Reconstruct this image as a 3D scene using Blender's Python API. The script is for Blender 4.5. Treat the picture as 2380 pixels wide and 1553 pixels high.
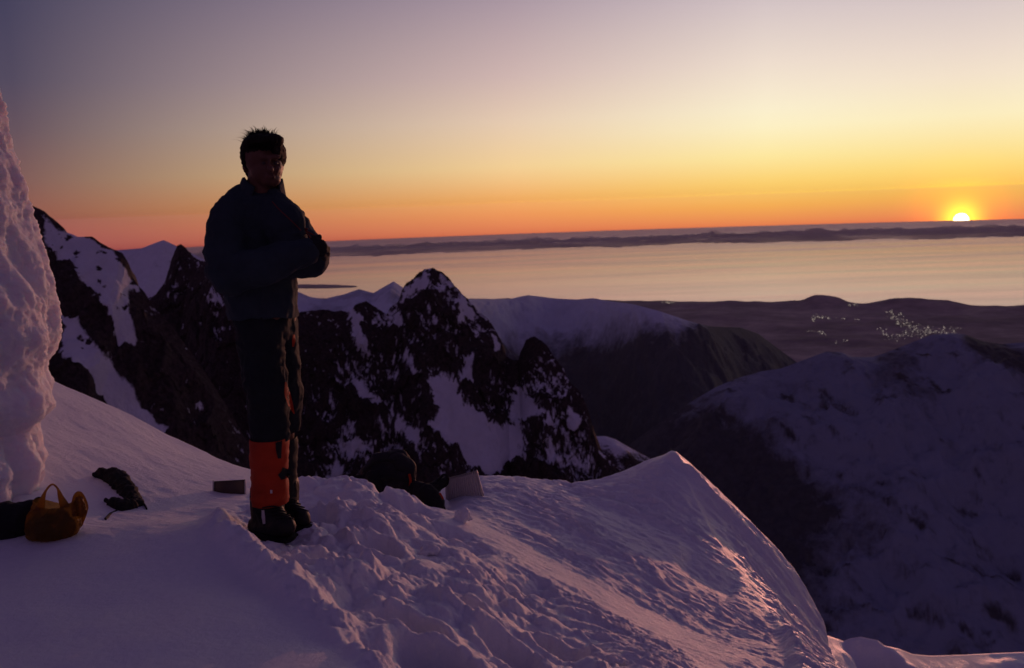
import bpy, math, random
import numpy as np
from mathutils import Vector, Matrix

for _o in list(bpy.data.objects):
    bpy.data.objects.remove(_o)
SC = bpy.context.scene
COL = SC.collection
random.seed(7)
RNG = np.random.default_rng(7)

# ------------------------------------------------------------------ camera
IW, IH, FPX = 2380.0, 1553.0, 2314.0       # measuring frame of the photograph, focal length in its pixels
PITCH, ROLL = math.radians(-7.34), math.radians(-2.09)
cam_d = bpy.data.cameras.new('camera'); cam = bpy.data.objects.new('camera', cam_d); COL.objects.link(cam)
cam_d.sensor_width = 36.0; cam_d.lens = 36.0 * FPX / IW
cam_d.clip_start = 0.05; cam_d.clip_end = 600000.0
CR = Matrix.Rotation(math.pi / 2 + PITCH, 3, 'X') @ Matrix.Rotation(ROLL, 3, 'Z')
cam.matrix_world = CR.to_4x4()
cam_d.dof.use_dof = True; cam_d.dof.focus_distance = 5.6; cam_d.dof.aperture_fstop = 4.0
SC.camera = cam
CRn = np.array(CR)


def ray(px, py):
    v = np.stack([(np.asarray(px, float) - IW / 2) / FPX, (IH / 2 - np.asarray(py, float)) / FPX,
                  -np.ones_like(np.asarray(px, float))], -1)
    return v @ CRn.T


def at(px, py, Y):
    """world point seen at (px, py) whose forward distance is Y metres"""
    r = ray(px, py)
    return r * (np.asarray(Y, float) / r[..., 1])[..., None]


def proj(P):
    c = P @ CRn
    z = np.minimum(c[..., 2], -1e-3)
    return IW / 2 + FPX * c[..., 0] / -z, IH / 2 - FPX * c[..., 1] / -z


# ------------------------------------------------------------------ sky, sun, exposure
sd = ray(2234.0, 513.0); sd = sd / np.linalg.norm(sd)
SUN = Vector(sd)
SUN_EL = math.asin(sd[2]); SUN_AZ = math.atan2(sd[0], sd[1])


def lin(c):
    return tuple(((x / 255) / 12.92 if x / 255 <= .04045 else (((x / 255) + .055) / 1.055) ** 2.4) for x in c) + (1.0,)


world = bpy.data.worlds.new('World'); SC.world = world; world.use_nodes = True
wn, wl = world.node_tree.nodes, world.node_tree.links
wn.clear()


def wnode(t, **kw):
    n = wn.new(t)
    for k, v in kw.items():
        setattr(n, k, v)
    return n


def wmath(op, a, b=None, c=None):
    n = wnode('ShaderNodeMath', operation=op)
    for i, v in enumerate((a, b, c)):
        if v is None:
            continue
        if isinstance(v, (int, float)):
            n.inputs[i].default_value = v
        else:
            wl.new(v, n.inputs[i])
    return n.outputs[0]


tc = wnode('ShaderNodeTexCoord'); nrm = wnode('ShaderNodeVectorMath', operation='NORMALIZE')
wl.new(tc.outputs['Generated'], nrm.inputs[0])
sep = wnode('ShaderNodeSeparateXYZ'); wl.new(nrm.outputs[0], sep.inputs[0])
el = wmath('MULTIPLY', wmath('ARCSINE', sep.outputs[2]), 180 / math.pi)
hx, hy = math.sin(SUN_AZ), math.cos(SUN_AZ)
dot = wmath('ADD', wmath('MULTIPLY', sep.outputs[0], hx), wmath('MULTIPLY', sep.outputs[1], hy))
hl = wmath('SQRT', wmath('ADD', wmath('ADD', wmath('MULTIPLY', sep.outputs[0], sep.outputs[0]),
                                      wmath('MULTIPLY', sep.outputs[1], sep.outputs[1])), 1e-6))
phi = wmath('MULTIPLY', wmath('ARCCOSINE', wmath('DIVIDE', dot, hl)), 180 / math.pi)
E0, E1 = -3.0, 60.0
elp = wmath('POWER', wmath('MAXIMUM', wmath('DIVIDE', wmath('SUBTRACT', el, E0), E1 - E0), 0.0), 0.5)


HAZE_DENSITY, HAZE_TOP, HAZE_EDGE = 7.0e-6, 400.0, 183000.0
ELS = [-2.4, -1.6, -1.0, -.5, -.1, .12, .18, .27, .4, .65, 1.0, 1.5, 2.2, 3.0, 3.8, 4.7, 5.8, 7.2, 9, 11.5, 15, 20, 28, 38, 60]


def ramp(stops, air):
    """stops: (elevation, sRGB) as seen from here; the long path of haze along the horizon is taken off again"""
    n = wnode('ShaderNodeValToRGB'); r = n.color_ramp; r.interpolation = 'LINEAR'
    while len(r.elements) < len(ELS):
        r.elements.new(0.5)
    ex = [q[0] for q in stops]; ec = np.array([lin(q[1])[:3] for q in stops])
    for e, d in zip(r.elements, ELS):
        c = np.array([np.interp(d, ex, ec[:, k]) for k in range(3)])
        c = c * (1 + min(1.0, max(0.0, (d - 12) / 10)) * np.array([.26, 0., -.06]))
        path = HAZE_EDGE * 1.06 if d <= .1 else min(HAZE_EDGE * 1.06, HAZE_TOP / math.tan(math.radians(d)))
        T = math.exp(-HAZE_DENSITY * path); T0 = math.exp(-HAZE_DENSITY * HAZE_EDGE * 1.06)
        c = np.maximum(0, (c - np.array(air) * (1 - T) / (1 - T0)) / T)
        e.position = max(0.0, min(1.0, (d - E0) / (E1 - E0))) ** 0.5
        e.color = (*c, 1.0)
    wl.new(elp, n.inputs[0])
    return n.outputs[0]


SKY = [
    (0, [(-1.6, (240, 130, 54)), (-.3, (250, 184, 80)), (1.3, (252, 220, 124)), (3.7, (253, 238, 192)), (6.2, (243, 224, 206)),
         (11, (202, 186, 194)), (20, (126, 115, 149)), (38, (70, 63, 106)), (60, (48, 44, 82))], (.315, .125, .093)),
    (10, [(-1.6, (239, 134, 70)), (-.5, (249, 176, 86)), (.8, (253, 210, 114)), (2.2, (254, 232, 160)), (4.2, (254, 243, 206)), (6.6, (244, 226, 208)),
          (11.4, (203, 186, 194)), (20, (116, 105, 140)), (38, (66, 60, 101)), (60, (48, 44, 82))], (.295, .12, .093)),
    (24, [(-1.6, (226, 124, 86)), (-.6, (238, 150, 90)), (.4, (244, 174, 102)), (2.1, (245, 208, 150)), (4.6, (232, 204, 178)), (7, (210, 182, 177)),
          (11.7, (166, 146, 160)), (20, (96, 86, 119)), (38, (58, 53, 94)), (60, (47, 43, 81))], (.27, .11, .088)),
    (50, [(-1.6, (164, 86, 80)), (-.6, (160, 90, 80)), (.4, (150, 92, 81)), (2.1, (128, 90, 88)), (4.6, (101, 79, 91)), (7, (81, 70, 92)),
          (11.7, (64, 59, 87)), (20, (56, 51, 86)), (38, (49, 45, 82)), (60, (46, 42, 79))], (.225, .097, .083)),
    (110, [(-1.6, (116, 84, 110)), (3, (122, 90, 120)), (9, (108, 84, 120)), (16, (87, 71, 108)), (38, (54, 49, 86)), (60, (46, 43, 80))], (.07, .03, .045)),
]
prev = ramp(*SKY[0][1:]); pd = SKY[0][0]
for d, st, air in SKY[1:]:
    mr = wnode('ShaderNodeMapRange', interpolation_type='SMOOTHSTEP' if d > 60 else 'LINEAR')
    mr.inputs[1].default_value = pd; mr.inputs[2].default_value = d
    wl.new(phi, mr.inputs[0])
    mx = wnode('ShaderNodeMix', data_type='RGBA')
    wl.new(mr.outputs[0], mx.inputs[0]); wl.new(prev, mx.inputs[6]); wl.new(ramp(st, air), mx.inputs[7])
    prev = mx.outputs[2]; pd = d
# disc of the setting sun with its aureole
dv = wnode('ShaderNodeVectorMath', operation='DISTANCE'); wl.new(nrm.outputs[0], dv.inputs[0]); dv.inputs[1].default_value = tuple(SUN)
ang = wmath('MULTIPLY', dv.outputs['Value'], 180 / math.pi)


def addcol(base, fac, col):
    m = wnode('ShaderNodeVectorMath', operation='SCALE'); m.inputs[0].default_value = col
    wl.new(fac, m.inputs['Scale'])
    a = wnode('ShaderNodeVectorMath', operation='ADD'); wl.new(base, a.inputs[0]); wl.new(m.outputs[0], a.inputs[1])
    return a.outputs[0]


hz = wnode('ShaderNodeMapRange', interpolation_type='SMOOTHSTEP'); wl.new(el, hz.inputs[0])
for i, v in enumerate((0.05, 0.75, 1.0, 0.27)):
    hz.inputs[i + 1].default_value = v
prev = addcol(prev, wmath('MULTIPLY', hz.outputs[0], wmath('POWER', 2.718, wmath('MULTIPLY', wmath('POWER', wmath('DIVIDE', ang, 0.8), 2.0), -1.0))), (9.0, 4.6, 0.15))
prev = addcol(prev, wmath('MULTIPLY', hz.outputs[0], wmath('POWER', 2.718, wmath('MULTIPLY', wmath('POWER', wmath('DIVIDE', ang, 1.9), 2.0), -1.0))), (3.2, 0.7, 0.0))
disc = wnode('ShaderNodeMapRange', interpolation_type='SMOOTHSTEP'); wl.new(ang, disc.inputs[0])
for i, v in enumerate((0.40, 0.35, 0.0, 1.0)):
    disc.inputs[i + 1].default_value = v
prev = addcol(prev, disc.outputs[0], (22.0, 20.0, 13.0))
# clear-air sky on top of it, with the sun on the horizon
nish = wnode('ShaderNodeTexSky'); nish.sky_type = 'NISHITA'; nish.sun_disc = False
nish.sun_elevation = SUN_EL; nish.sun_rotation = SUN_AZ; nish.altitude = 2500
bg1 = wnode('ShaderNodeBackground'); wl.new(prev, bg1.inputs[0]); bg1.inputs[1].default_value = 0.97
bg2 = wnode('ShaderNodeBackground'); wl.new(nish.outputs[0], bg2.inputs[0]); bg2.inputs[1].default_value = 0.02
ads = wnode('ShaderNodeAddShader'); wl.new(bg1.outputs[0], ads.inputs[0]); wl.new(bg2.outputs[0], ads.inputs[1])
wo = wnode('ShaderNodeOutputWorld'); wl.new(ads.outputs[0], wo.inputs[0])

sun_d = bpy.data.lights.new('sun', 'SUN'); sun = bpy.data.objects.new('sun', sun_d); COL.objects.link(sun)
sun_d.energy = 5.8; sun_d.angle = math.radians(0.6); sun_d.color = (1.0, 0.37, 0.25)
sun.rotation_euler = SUN.to_track_quat('Z', 'Y').to_euler()

SC.view_settings.view_transform = 'Standard'; SC.view_settings.look = 'None'
SC.view_settings.exposure = 0.0; SC.view_settings.gamma = 1.0; SC.view_settings.use_curve_mapping = False
SC.render.engine = 'CYCLES'
cy = SC.cycles
cy.use_denoising = True; cy.max_bounces = 6; cy.diffuse_bounces = 3; cy.glossy_bounces = 3; cy.volume_bounces = 1
cy.transmission_bounces = 6; cy.transparent_max_bounces = 12; cy.sample_clamp_indirect = 4.0
cy.caustics_reflective = False; cy.caustics_refractive = False

# ------------------------------------------------------------------ helpers
_perm = np.random.default_rng(11).permutation(256).astype(np.int32)
_perm = np.concatenate([_perm, _perm, _perm])
_g = np.random.default_rng(5).normal(size=(256, 3)).astype(np.float32)
_g /= np.linalg.norm(_g, axis=1, keepdims=True)


def perlin(x, y, z=None):
    x = np.asarray(x, np.float32); y = np.asarray(y, np.float32)
    z = np.zeros_like(x) + np.float32(.37) if z is None else np.asarray(z, np.float32)
    xi, yi, zi = np.floor(x), np.floor(y), np.floor(z)
    xf, yf, zf = x - xi, y - yi, z - zi
    xi, yi, zi = (xi.astype(np.int32) & 255), (yi.astype(np.int32) & 255), (zi.astype(np.int32) & 255)
    u, v, w = (t * t * t * (t * (t * 6 - 15) + 10) for t in (xf, yf, zf))
    out = 0
    for dx in (0, 1):
        for dy in (0, 1):
            for dz in (0, 1):
                h = _perm[_perm[_perm[xi + dx] + yi + dy] + zi + dz]
                g = _g[h]
                n = g[..., 0] * (xf - dx) + g[..., 1] * (yf - dy) + g[..., 2] * (zf - dz)
                out = out + n * (u if dx else 1 - u) * (v if dy else 1 - v) * (w if dz else 1 - w)
    return out * 1.6


def fbm(x, y, z=None, oct=5, lac=2.03, gain=.5, mode=0):
    a, s, o = 1.0, 0.0, 0.0
    x = np.asarray(x, np.float32); y = np.asarray(y, np.float32)
    z = np.zeros_like(x) if z is None else np.asarray(z, np.float32)
    for i in range(oct):
        n = perlin(x + 17.3 * i, y - 9.1 * i, z + 3.7 * i)
        if mode == 1:
            n = 1 - 2 * np.abs(n)            # ridged
        elif mode == 2:
            n = 2 * np.abs(n) - .6           # billowy
        o = o + a * n; s += a
        a *= gain; x = x * lac; y = y * lac; z = z * lac
    return o / s


def sstep(a, b, x):
    t = np.clip((x - a) / (b - a), 0, 1)
    return t * t * (3 - 2 * t)


def inpoly(px, py, poly):
    """signed distance (pixels, negative inside) to a polygon, any shape of px/py"""
    sh = px.shape; px = px.ravel(); py = py.ravel()
    poly = np.array(poly, float); n = len(poly)
    d2 = np.full(px.shape, 1e18); ins = np.zeros(px.shape, bool)
    for i in range(n):
        a, b = poly[i], poly[(i + 1) % n]
        e = b - a
        t = np.clip(((px - a[0]) * e[0] + (py - a[1]) * e[1]) / max(1e-9, e @ e), 0, 1)
        d2 = np.minimum(d2, (px - a[0] - t * e[0]) ** 2 + (py - a[1] - t * e[1]) ** 2)
        c = (a[1] > py) != (b[1] > py)
        if abs(e[1]) > 1e-9:
            ins ^= c & (px < e[0] * (py - a[1]) / e[1] + a[0])
    d = np.sqrt(d2)
    return np.where(ins, -d, d).reshape(sh)


def polydist(px, py, line):
    d2 = np.full(px.shape, 1e18)
    line = np.array(line, float)
    for a, b in zip(line[:-1], line[1:]):
        e = b - a
        t = np.clip(((px - a[0]) * e[0] + (py - a[1]) * e[1]) / max(1e-9, e @ e), 0, 1)
        d2 = np.minimum(d2, (px - a[0] - t * e[0]) ** 2 + (py - a[1] - t * e[1]) ** 2)
    return np.sqrt(d2)


def mesh_from(name, V, F, smooth=True, attrs=None):
    V = np.ascontiguousarray(V, np.float32).reshape(-1, 3)
    F = np.ascontiguousarray(F, np.int32)
    k = F.shape[1]
    me = bpy.data.meshes.new(name)
    me.vertices.add(len(V)); me.vertices.foreach_set('co', V.ravel())
    me.loops.add(F.size); me.loops.foreach_set('vertex_index', F.ravel())
    me.polygons.add(len(F))
    me.polygons.foreach_set('loop_start', np.arange(0, F.size, k, dtype=np.int32))
    me.polygons.foreach_set('loop_total', np.full(len(F), k, np.int32))
    if smooth:
        me.polygons.foreach_set('use_smooth', np.ones(len(F), bool))
    for an, av in (attrs or {}).items():
        a = me.attributes.new(an, 'FLOAT', 'POINT')
        a.data.foreach_set('value', np.ascontiguousarray(av, np.float32).ravel())
    me.update(calc_edges=True); me.validate()
    return me


def grid_faces(nu, nv, closed_u=False):
    i = np.arange(nu if closed_u else nu - 1)[:, None]; j = np.arange(nv - 1)[None, :]
    i2 = (i + 1) % nu
    return np.stack([(i * nv + j), (i2 * nv + j), (i2 * nv + j + 1), (i * nv + j + 1)], -1).reshape(-1, 4)


def link(name, me, mat, parent=None, **props):
    o = bpy.data.objects.new(name, me); COL.objects.link(o)
    if mat is not None:
        me.materials.append(mat)
    if parent is not None:
        o.parent = parent
    for k, v in props.items():
        o[k] = v
    return o


def thing(name, loc, label, cat, group=None):
    o = bpy.data.objects.new(name, None); COL.objects.link(o); o.location = loc
    o.empty_display_size = .05
    o['label'] = label; o['category'] = cat
    if group:
        o['group'] = group
    return o


# ------------------------------------------------------------------ materials
def mat(name, base=(.5, .5, .5), rough=.6, spec=.3, metal=0.0):
    m = bpy.data.materials.new(name); m.use_nodes = True
    b = m.node_tree.nodes['Principled BSDF']
    b.inputs['Base Color'].default_value = (*base, 1); b.inputs['Roughness'].default_value = rough
    b.inputs['Specular IOR Level'].default_value = spec; b.inputs['Metallic'].default_value = metal
    return m, m.node_tree.nodes, m.node_tree.links, b


def noise_node(N, L, scale, detail=6, rough=.6, vec=None, dim='3D'):
    n = N.new('ShaderNodeTexNoise'); n.inputs['Scale'].default_value = scale
    n.inputs['Detail'].default_value = detail; n.inputs['Roughness'].default_value = rough
    if vec is not None:
        L.new(vec, n.inputs['Vector'])
    return n


def obj_coord(N):
    return N.new('ShaderNodeTexCoord').outputs['Object']


def bump(N, L, b, height, strength, dist):
    n = N.new('ShaderNodeBump'); n.inputs['Strength'].default_value = strength; n.inputs['Distance'].default_value = dist
    L.new(height, n.inputs['Height']); L.new(n.outputs[0], b.inputs['Normal'])
    return n


def cramp(N, L, fac, stops):
    n = N.new('ShaderNodeValToRGB'); r = n.color_ramp
    while len(r.elements) < len(stops):
        r.elements.new(.5)
    for e, (p, c) in zip(r.elements, stops):
        e.position = p; e.color = (*c, 1) if len(c) == 3 else c
    L.new(fac, n.inputs[0])
    return n.outputs[0]


def snow_material(name='snow', sss=0.0):
    m, N, L, b = mat(name, (.84, .84, .88), .55, .35)
    co = obj_coord(N)
    n1 = noise_node(N, L, 38, 8, .65, co); n2 = noise_node(N, L, 260, 3, .6, co)
    L.new(cramp(N, L, n1.outputs[0], [(.3, (.80, .80, .85)), (.7, (.88, .87, .90))]), b.inputs['Base Color'])
    at_ = N.new('ShaderNodeAttribute'); at_.attribute_name = 'ice'
    mr = N.new('ShaderNodeMapRange'); L.new(at_.outputs['Fac'], mr.inputs[0])
    mr.inputs[3].default_value = .60; mr.inputs[4].default_value = .36
    L.new(mr.outputs[0], b.inputs['Roughness'])
    ad = N.new('ShaderNodeMath'); ad.operation = 'MULTIPLY_ADD'; ad.inputs[1].default_value = .35
    L.new(n2.outputs[0], ad.inputs[0]); L.new(n1.outputs[0], ad.inputs[2])
    bump(N, L, b, ad.outputs[0], .55, .02)
    if sss:
        b.inputs['Subsurface Weight'].default_value = sss
        b.inputs['Subsurface Radius'].default_value = (1.0, .6, .5); b.inputs['Subsurface Scale'].default_value = .16
    return m


def mountain_material(name, scale, rock_a, rock_b, snow=(.78, .79, .85), bumpd=1.0, soft=.06, amp=.7, stretch=(1, 1, 1)):
    """snow where the 'snow' attribute says so, broken rock elsewhere"""
    m, N, L, b = mat(name, (.5, .5, .5), .8, .15)
    co = obj_coord(N); mp = N.new('ShaderNodeMapping'); mp.inputs['Scale'].default_value = stretch; L.new(co, mp.inputs[0]); co = mp.outputs[0]
    at_ = N.new('ShaderNodeAttribute'); at_.attribute_name = 'snow'
    n1 = noise_node(N, L, scale, 12, .74, co); n2 = noise_node(N, L, scale * 5, 7, .65, co)

    def madd(x, k, y):
        q = N.new('ShaderNodeMath'); q.operation = 'MULTIPLY_ADD'; q.inputs[1].default_value = k
        L.new(x, q.inputs[0])
        if isinstance(y, float):
            q.inputs[2].default_value = y
        else:
            L.new(y, q.inputs[2])
        return q.outputs[0]
    s1 = madd(n1.outputs[0], amp, at_.outputs['Fac']); s1 = madd(n2.outputs[0], amp * .6, s1)
    off = N.new('ShaderNodeMath'); off.operation = 'SUBTRACT'; off.inputs[1].default_value = amp * .8; L.new(s1, off.inputs[0])
    fac = cramp(N, L, off.outputs[0], [(.5 - soft, (0, 0, 0)), (.5 + soft, (1, 1, 1))])
    rock = cramp(N, L, n2.outputs[0], [(.3, rock_a), (.7, rock_b)])
    sn = cramp(N, L, n1.outputs[0], [(.3, tuple(x * .82 for x in snow)), (.7, snow)])
    mx = N.new('ShaderNodeMix'); mx.data_type = 'RGBA'
    L.new(fac, mx.inputs[0]); L.new(rock, mx.inputs[6]); L.new(sn, mx.inputs[7])
    L.new(mx.outputs[2], b.inputs['Base Color'])
    bump(N, L, b, n2.outputs[0], .5, bumpd)
    return m


M_SNOW = snow_material('snow')
M_WALL = snow_material('wall_ice', .6)
M_ROCK = mountain_material('rock_and_snow', .16, (.020, .014, .014), (.085, .058, .055), snow=(.86, .86, .92), bumpd=2.0, amp=1.25, soft=.16)
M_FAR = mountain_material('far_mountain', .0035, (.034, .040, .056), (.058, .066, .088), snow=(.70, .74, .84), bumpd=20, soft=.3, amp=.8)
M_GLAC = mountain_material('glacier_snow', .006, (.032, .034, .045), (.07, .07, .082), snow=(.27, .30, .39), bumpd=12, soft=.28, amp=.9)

R_EARTH = 6371000.0
SEA_Z = -2500.0


def sea_z(r2):
    return SEA_Z - r2 / (2 * R_EARTH)


# ------------------------------------------------------------------ sea
def build_sea():
    rr = np.concatenate([[10.], np.geomspace(3000, 182000, 260)]); th = np.linspace(0, 2 * np.pi, 361)[:-1]
    T, Rr = np.meshgrid(th, rr, indexing='ij')
    P = np.stack([Rr * np.sin(T), Rr * np.cos(T), sea_z(Rr ** 2)], -1)
    m, N, L, b = mat('sea_water', (.03, .035, .05), .3, .5)
    b.inputs['IOR'].default_value = 1.5; b.inputs['Specular Tint'].default_value = (1, .82, .76, 1)
    co = obj_coord(N); mp = N.new('ShaderNodeMapping'); L.new(co, mp.inputs[0])
    mp.inputs['Rotation'].default_value = (0, 0, math.radians(-14)); mp.inputs['Scale'].default_value = (1 / 30000, 1 / 5200, 0)
    n1 = noise_node(N, L, 1.0, 7, .62, mp.outputs[0])
    L.new(cramp(N, L, n1.outputs[0], [(.36, (.07, .07, .07)), (.5, (.12, .12, .12)), (.66, (.2, .2, .2))]), b.inputs['Roughness'])
    out = [q for q in N if q.type == 'OUTPUT_MATERIAL'][0]
    gl = N.new('ShaderNodeBsdfGlossy'); gl.inputs['Color'].default_value = (1, .69, .68, 1)  # reflection tinted pink in place of warm light in the air
    # far off, unresolved waves roughen the surface
    ln = N.new('ShaderNodeVectorMath'); ln.operation = 'LENGTH'; L.new(co, ln.inputs[0])
    mr = N.new('ShaderNodeMapRange'); mr.interpolation_type = 'SMOOTHSTEP'; L.new(ln.outputs['Value'], mr.inputs[0])
    for i_, v_ in enumerate((35000.0, 110000.0, 0.0, 0.24)):
        mr.inputs[i_ + 1].default_value = v_
    ad = N.new('ShaderNodeMath'); ad.operation = 'ADD'; L.new(b.inputs['Roughness'].links[0].from_socket, ad.inputs[0]); L.new(mr.outputs[0], ad.inputs[1])
    L.new(ad.outputs[0], gl.inputs['Roughness']); L.new(ad.outputs[0], b.inputs['Roughness'])
    mx = N.new('ShaderNodeMixShader')
    mp2 = N.new('ShaderNodeMapping'); L.new(co, mp2.inputs[0]); mp2.inputs['Rotation'].default_value = (0, 0, math.radians(9)); mp2.inputs['Scale'].default_value = (1 / 16000, 1 / 2600, 0)
    n3 = noise_node(N, L, 1.0, 6, .6, mp2.outputs[0])
    L.new(cramp(N, L, n3.outputs[0], [(.36, (.36, .36, .36)), (.62, (.64, .64, .64))]), mx.inputs[0])
    L.new(b.outputs[0], mx.inputs[1]); L.new(gl.outputs[0], mx.inputs[2]); L.new(mx.outputs[0], out.inputs[0])
    link('sea', mesh_from('sea', P, grid_faces(360, 261, True)), m, kind='structure')


build_sea()


# ------------------------------------------------------------------ coastal plain, hills, sea strip, river
def build_land():
    nx, ny = 420, 260
    pxs = np.linspace(-500, 2900, nx)
    t = np.linspace(0, 1, ny)
    U, T = np.meshgrid(pxs, t, indexing='ij')
    coast = np.interp(pxs, [-500, 600, 900, 1090, 1500, 1900, 2380, 2900], [706, 695, 692, 694, 699, 703, 712, 722])
    coast_r = np.empty(nx)
    for i, (p, c) in enumerate(zip(pxs, coast)):
        d = ray(p, c); s = math.hypot(d[0], d[1]); k = -d[2] / s
        r = (k - math.sqrt(max(0, k * k - 2 * 2500 / R_EARTH))) * R_EARTH
        coast_r[i] = r
    coast_r += 350 * fbm(pxs / 60, pxs * 0, oct=5)
    near = 3500.0
    Rr = near + (coast_r[:, None] - near) * T ** .8
    d = ray(U, np.full_like(U, 700.)); h = np.hypot(d[..., 0], d[..., 1])
    X = d[..., 0] / h * Rr; Y = d[..., 1] / h * Rr
    hgt = 12 + 110 * np.clip(fbm(X / 1300, Y / 1300, oct=6), -.08, 1)
    hills = [(1915, 705, 150, 46, 500), (1860, 706, 60, 60, 700), (2140, 712, 150, 95, 800), (1190, 700, 40, 200, 700), (2060, 712, 45, 90, 600),
             (1740, 703, 25, 80, 700), (2330, 716, 40, 120, 900), (1330, 700, 30, 100, 600)]
    for (hx_, hy_, hh, wpx, dep) in hills:
        rc = np.interp(hx_, pxs, coast_r) - 700
        hgt += hh * np.exp(-((U - hx_) / wpx) ** 4) * np.exp(-((Rr - rc) / dep) ** 2) * (1 + .25 * fbm(X / 500, Y / 500, oct=3))
    hgt *= sstep(1.0, .965, T)
    hgt = hgt + 8 * sstep(1.0, .99, T) - 6 * (T > .999)
    P = np.stack([X, Y, sea_z(Rr ** 2) + hgt], -1)
    m, N, L, b = mat('hazy_land', (.03, .03, .025), .9, .1)
    co = obj_coord(N); n = noise_node(N, L, .0006, 10, .72, co)
    L.new(cramp(N, L, n.outputs[0], [(.40, (.19, .14, .145)), (.52, (.33, .25, .24)), (.62, (.50, .40, .34))]), b.inputs['Base Color'])  # ground tones lightened in the colour to stand in for lit haze
    link('coastal_plain', mesh_from('coastal_plain', P, grid_faces(nx, ny)[:, ::-1]), m, kind='structure')

    # low narrow strip far left, lying on the sea
    a = np.linspace(0, 2 * np.pi, 97)[:-1]; rr = np.linspace(0, 1, 8)
    A, Q = np.meshgrid(a, rr, indexing='ij')
    px = 720 + Q * np.cos(A) * (110 + 14 * fbm(np.cos(A) * 2, np.sin(A) * 2, oct=3)); py = 666 + Q * np.sin(A) * (4.5 + 2 * fbm(np.cos(A) * 3, np.sin(A) * 3 + 5, oct=3))
    d = ray(px, py); s = np.hypot(d[..., 0], d[..., 1]); k = -d[..., 2] / s
    r = (k - np.sqrt(np.maximum(0, k * k - 2 * 2500 / R_EARTH))) * R_EARTH
    P = np.stack([d[..., 0] / s * r, d[..., 1] / s * r, sea_z(r ** 2) + 30 * (1 - Q ** 4) + 2], -1)
    link('sea_strip', mesh_from('sea_strip', P, grid_faces(96, 8, True)), m, kind='structure')

    # braided river: shallow pools that mirror the low sky
    V, F = [], []
    paths = [([(2065, 722), (2075, 733), (2090, 746), (2110, 757), (2135, 764), (2160, 768), (2190, 770), (2225, 773)], 9, 130),
             ([(2060, 785), (2100, 778), (2130, 775), (2160, 775)], 7, 40),
             ([(2045, 765), (2055, 773), (2062, 782)], 5, 12),
             ([(1893, 730), (1897, 738), (1890, 748)], 4, 12), ([(1905, 737), (1930, 741)], 3, 10),
             ([(1945, 741), (2000, 743)], 2, 5), ([(1905, 773), (1918, 777)], 3, 6), ([(1938, 797), (1975, 790)], 3, 7),
             ([(1960, 707), (1995, 708)], 2, 9), ([(2075, 706), (2100, 707)], 2, 9), ([(2070, 711), (2100, 716), (2080, 722)], 2.5, 12),
             ([(1535, 703), (1570, 704)], 1.5, 12), ([(1870, 768), (1905, 772)], 2, 5)]
    for line, wid, n in paths:
        line = np.array(line, float); seg = np.linalg.norm(np.diff(line, axis=0), axis=1); cs = np.concatenate([[0], np.cumsum(seg)])
        for _ in range(int(n * 1.9)):
            s_ = random.random() * cs[-1]
            cx = np.interp(s_, cs, line[:, 0]) + random.gauss(0, wid * 1.0); cyy = np.interp(s_, cs, line[:, 1]) + random.gauss(0, wid * .6)
            rx, ry = random.choice((.4, .5, .7, 1.0, 1.7)), random.uniform(.35, 1.3)
            k0 = len(V)
            for q in range(7):
                aa = q / 7 * 2 * math.pi; f = random.uniform(.6, 1.2)
                d = ray(cx + rx * f * math.cos(aa), cyy + ry * f * math.sin(aa)); s = math.hypot(d[0], d[1]); k = -d[2] / s
                r = (k - math.sqrt(max(0, k * k - 2 * 2430 / R_EARTH))) * R_EARTH
                V.append((d[0] / s * r, d[1] / s * r, sea_z(r * r) + 70))
            for q in range(1, 6):
                F.append((k0, k0 + q + 1, k0 + q))
    m, N, L, b = mat('river_water', (.05, .05, .06), .05, .9)
    b.inputs['IOR'].default_value = 1.6
    link('river', mesh_from('river', V, F, smooth=False), m, kind='structure')


build_land()


# ------------------------------------------------------------------ cloud bank low over the sea
def build_clouds():
    nu, nv = 900, 90
    th = np.linspace(math.radians(-42), math.radians(42), nu); t = np.linspace(0, 1, nv)
    T, Q = np.meshgrid(th, t, indexing='ij')
    Rr = 58000 + 27000 * Q
    X, Y = Rr * np.sin(T), Rr * np.cos(T)
    n = 1.1 * fbm(X / 1500, Y / 2600, oct=6, gain=.62, mode=2) + .5 * fbm(X / 7000, Y / 9000, oct=3)
    edge = .25 * fbm(T * 14, Q * 0 + 3, oct=4)
    hgt = -50 + 90 * sstep(0, .4, Q + edge * .6 + .12 * n) + (110 + 460 * n) * sstep(.4, .85, Q + edge * .3)
    P = np.stack([X, Y, sea_z(Rr ** 2) + hgt], -1)
    m, N, L, b = mat('cloud', (.93, .92, .93), 1.0, 0.0)
    co = obj_coord(N); nn = noise_node(N, L, .0006, 6, .6, co); bump(N, L, b, nn.outputs[0], .6, 250)
    out = [q for q in N if q.type == 'OUTPUT_MATERIAL'][0]
    tr = N.new('ShaderNodeBsdfTranslucent'); tr.inputs[0].default_value = (.9, .88, .86, 1)
    ms = N.new('ShaderNodeMixShader'); ms.inputs[0].default_value = .82
    L.new(b.outputs[0], ms.inputs[1]); L.new(tr.outputs[0], ms.inputs[2])
    tp = N.new('ShaderNodeBsdfTransparent'); m3 = N.new('ShaderNodeMixShader'); nf = noise_node(N, L, .00025, 5, .6, co)
    L.new(cramp(N, L, nf.outputs[0], [(.35, (.15, .15, .15)), (.65, (.65, .65, .65))]), m3.inputs[0])
    L.new(ms.outputs[0], m3.inputs[1]); L.new(tp.outputs[0], m3.inputs[2]); L.new(m3.outputs[0], out.inputs[0])
    link('cloud_bank', mesh_from('cloud_bank', P, grid_faces(nu, nv)[:, ::-1]), m, kind='stuff',
         label='long low bank of purple cloud along the sea horizon', category='cloud')


build_clouds()


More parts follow.
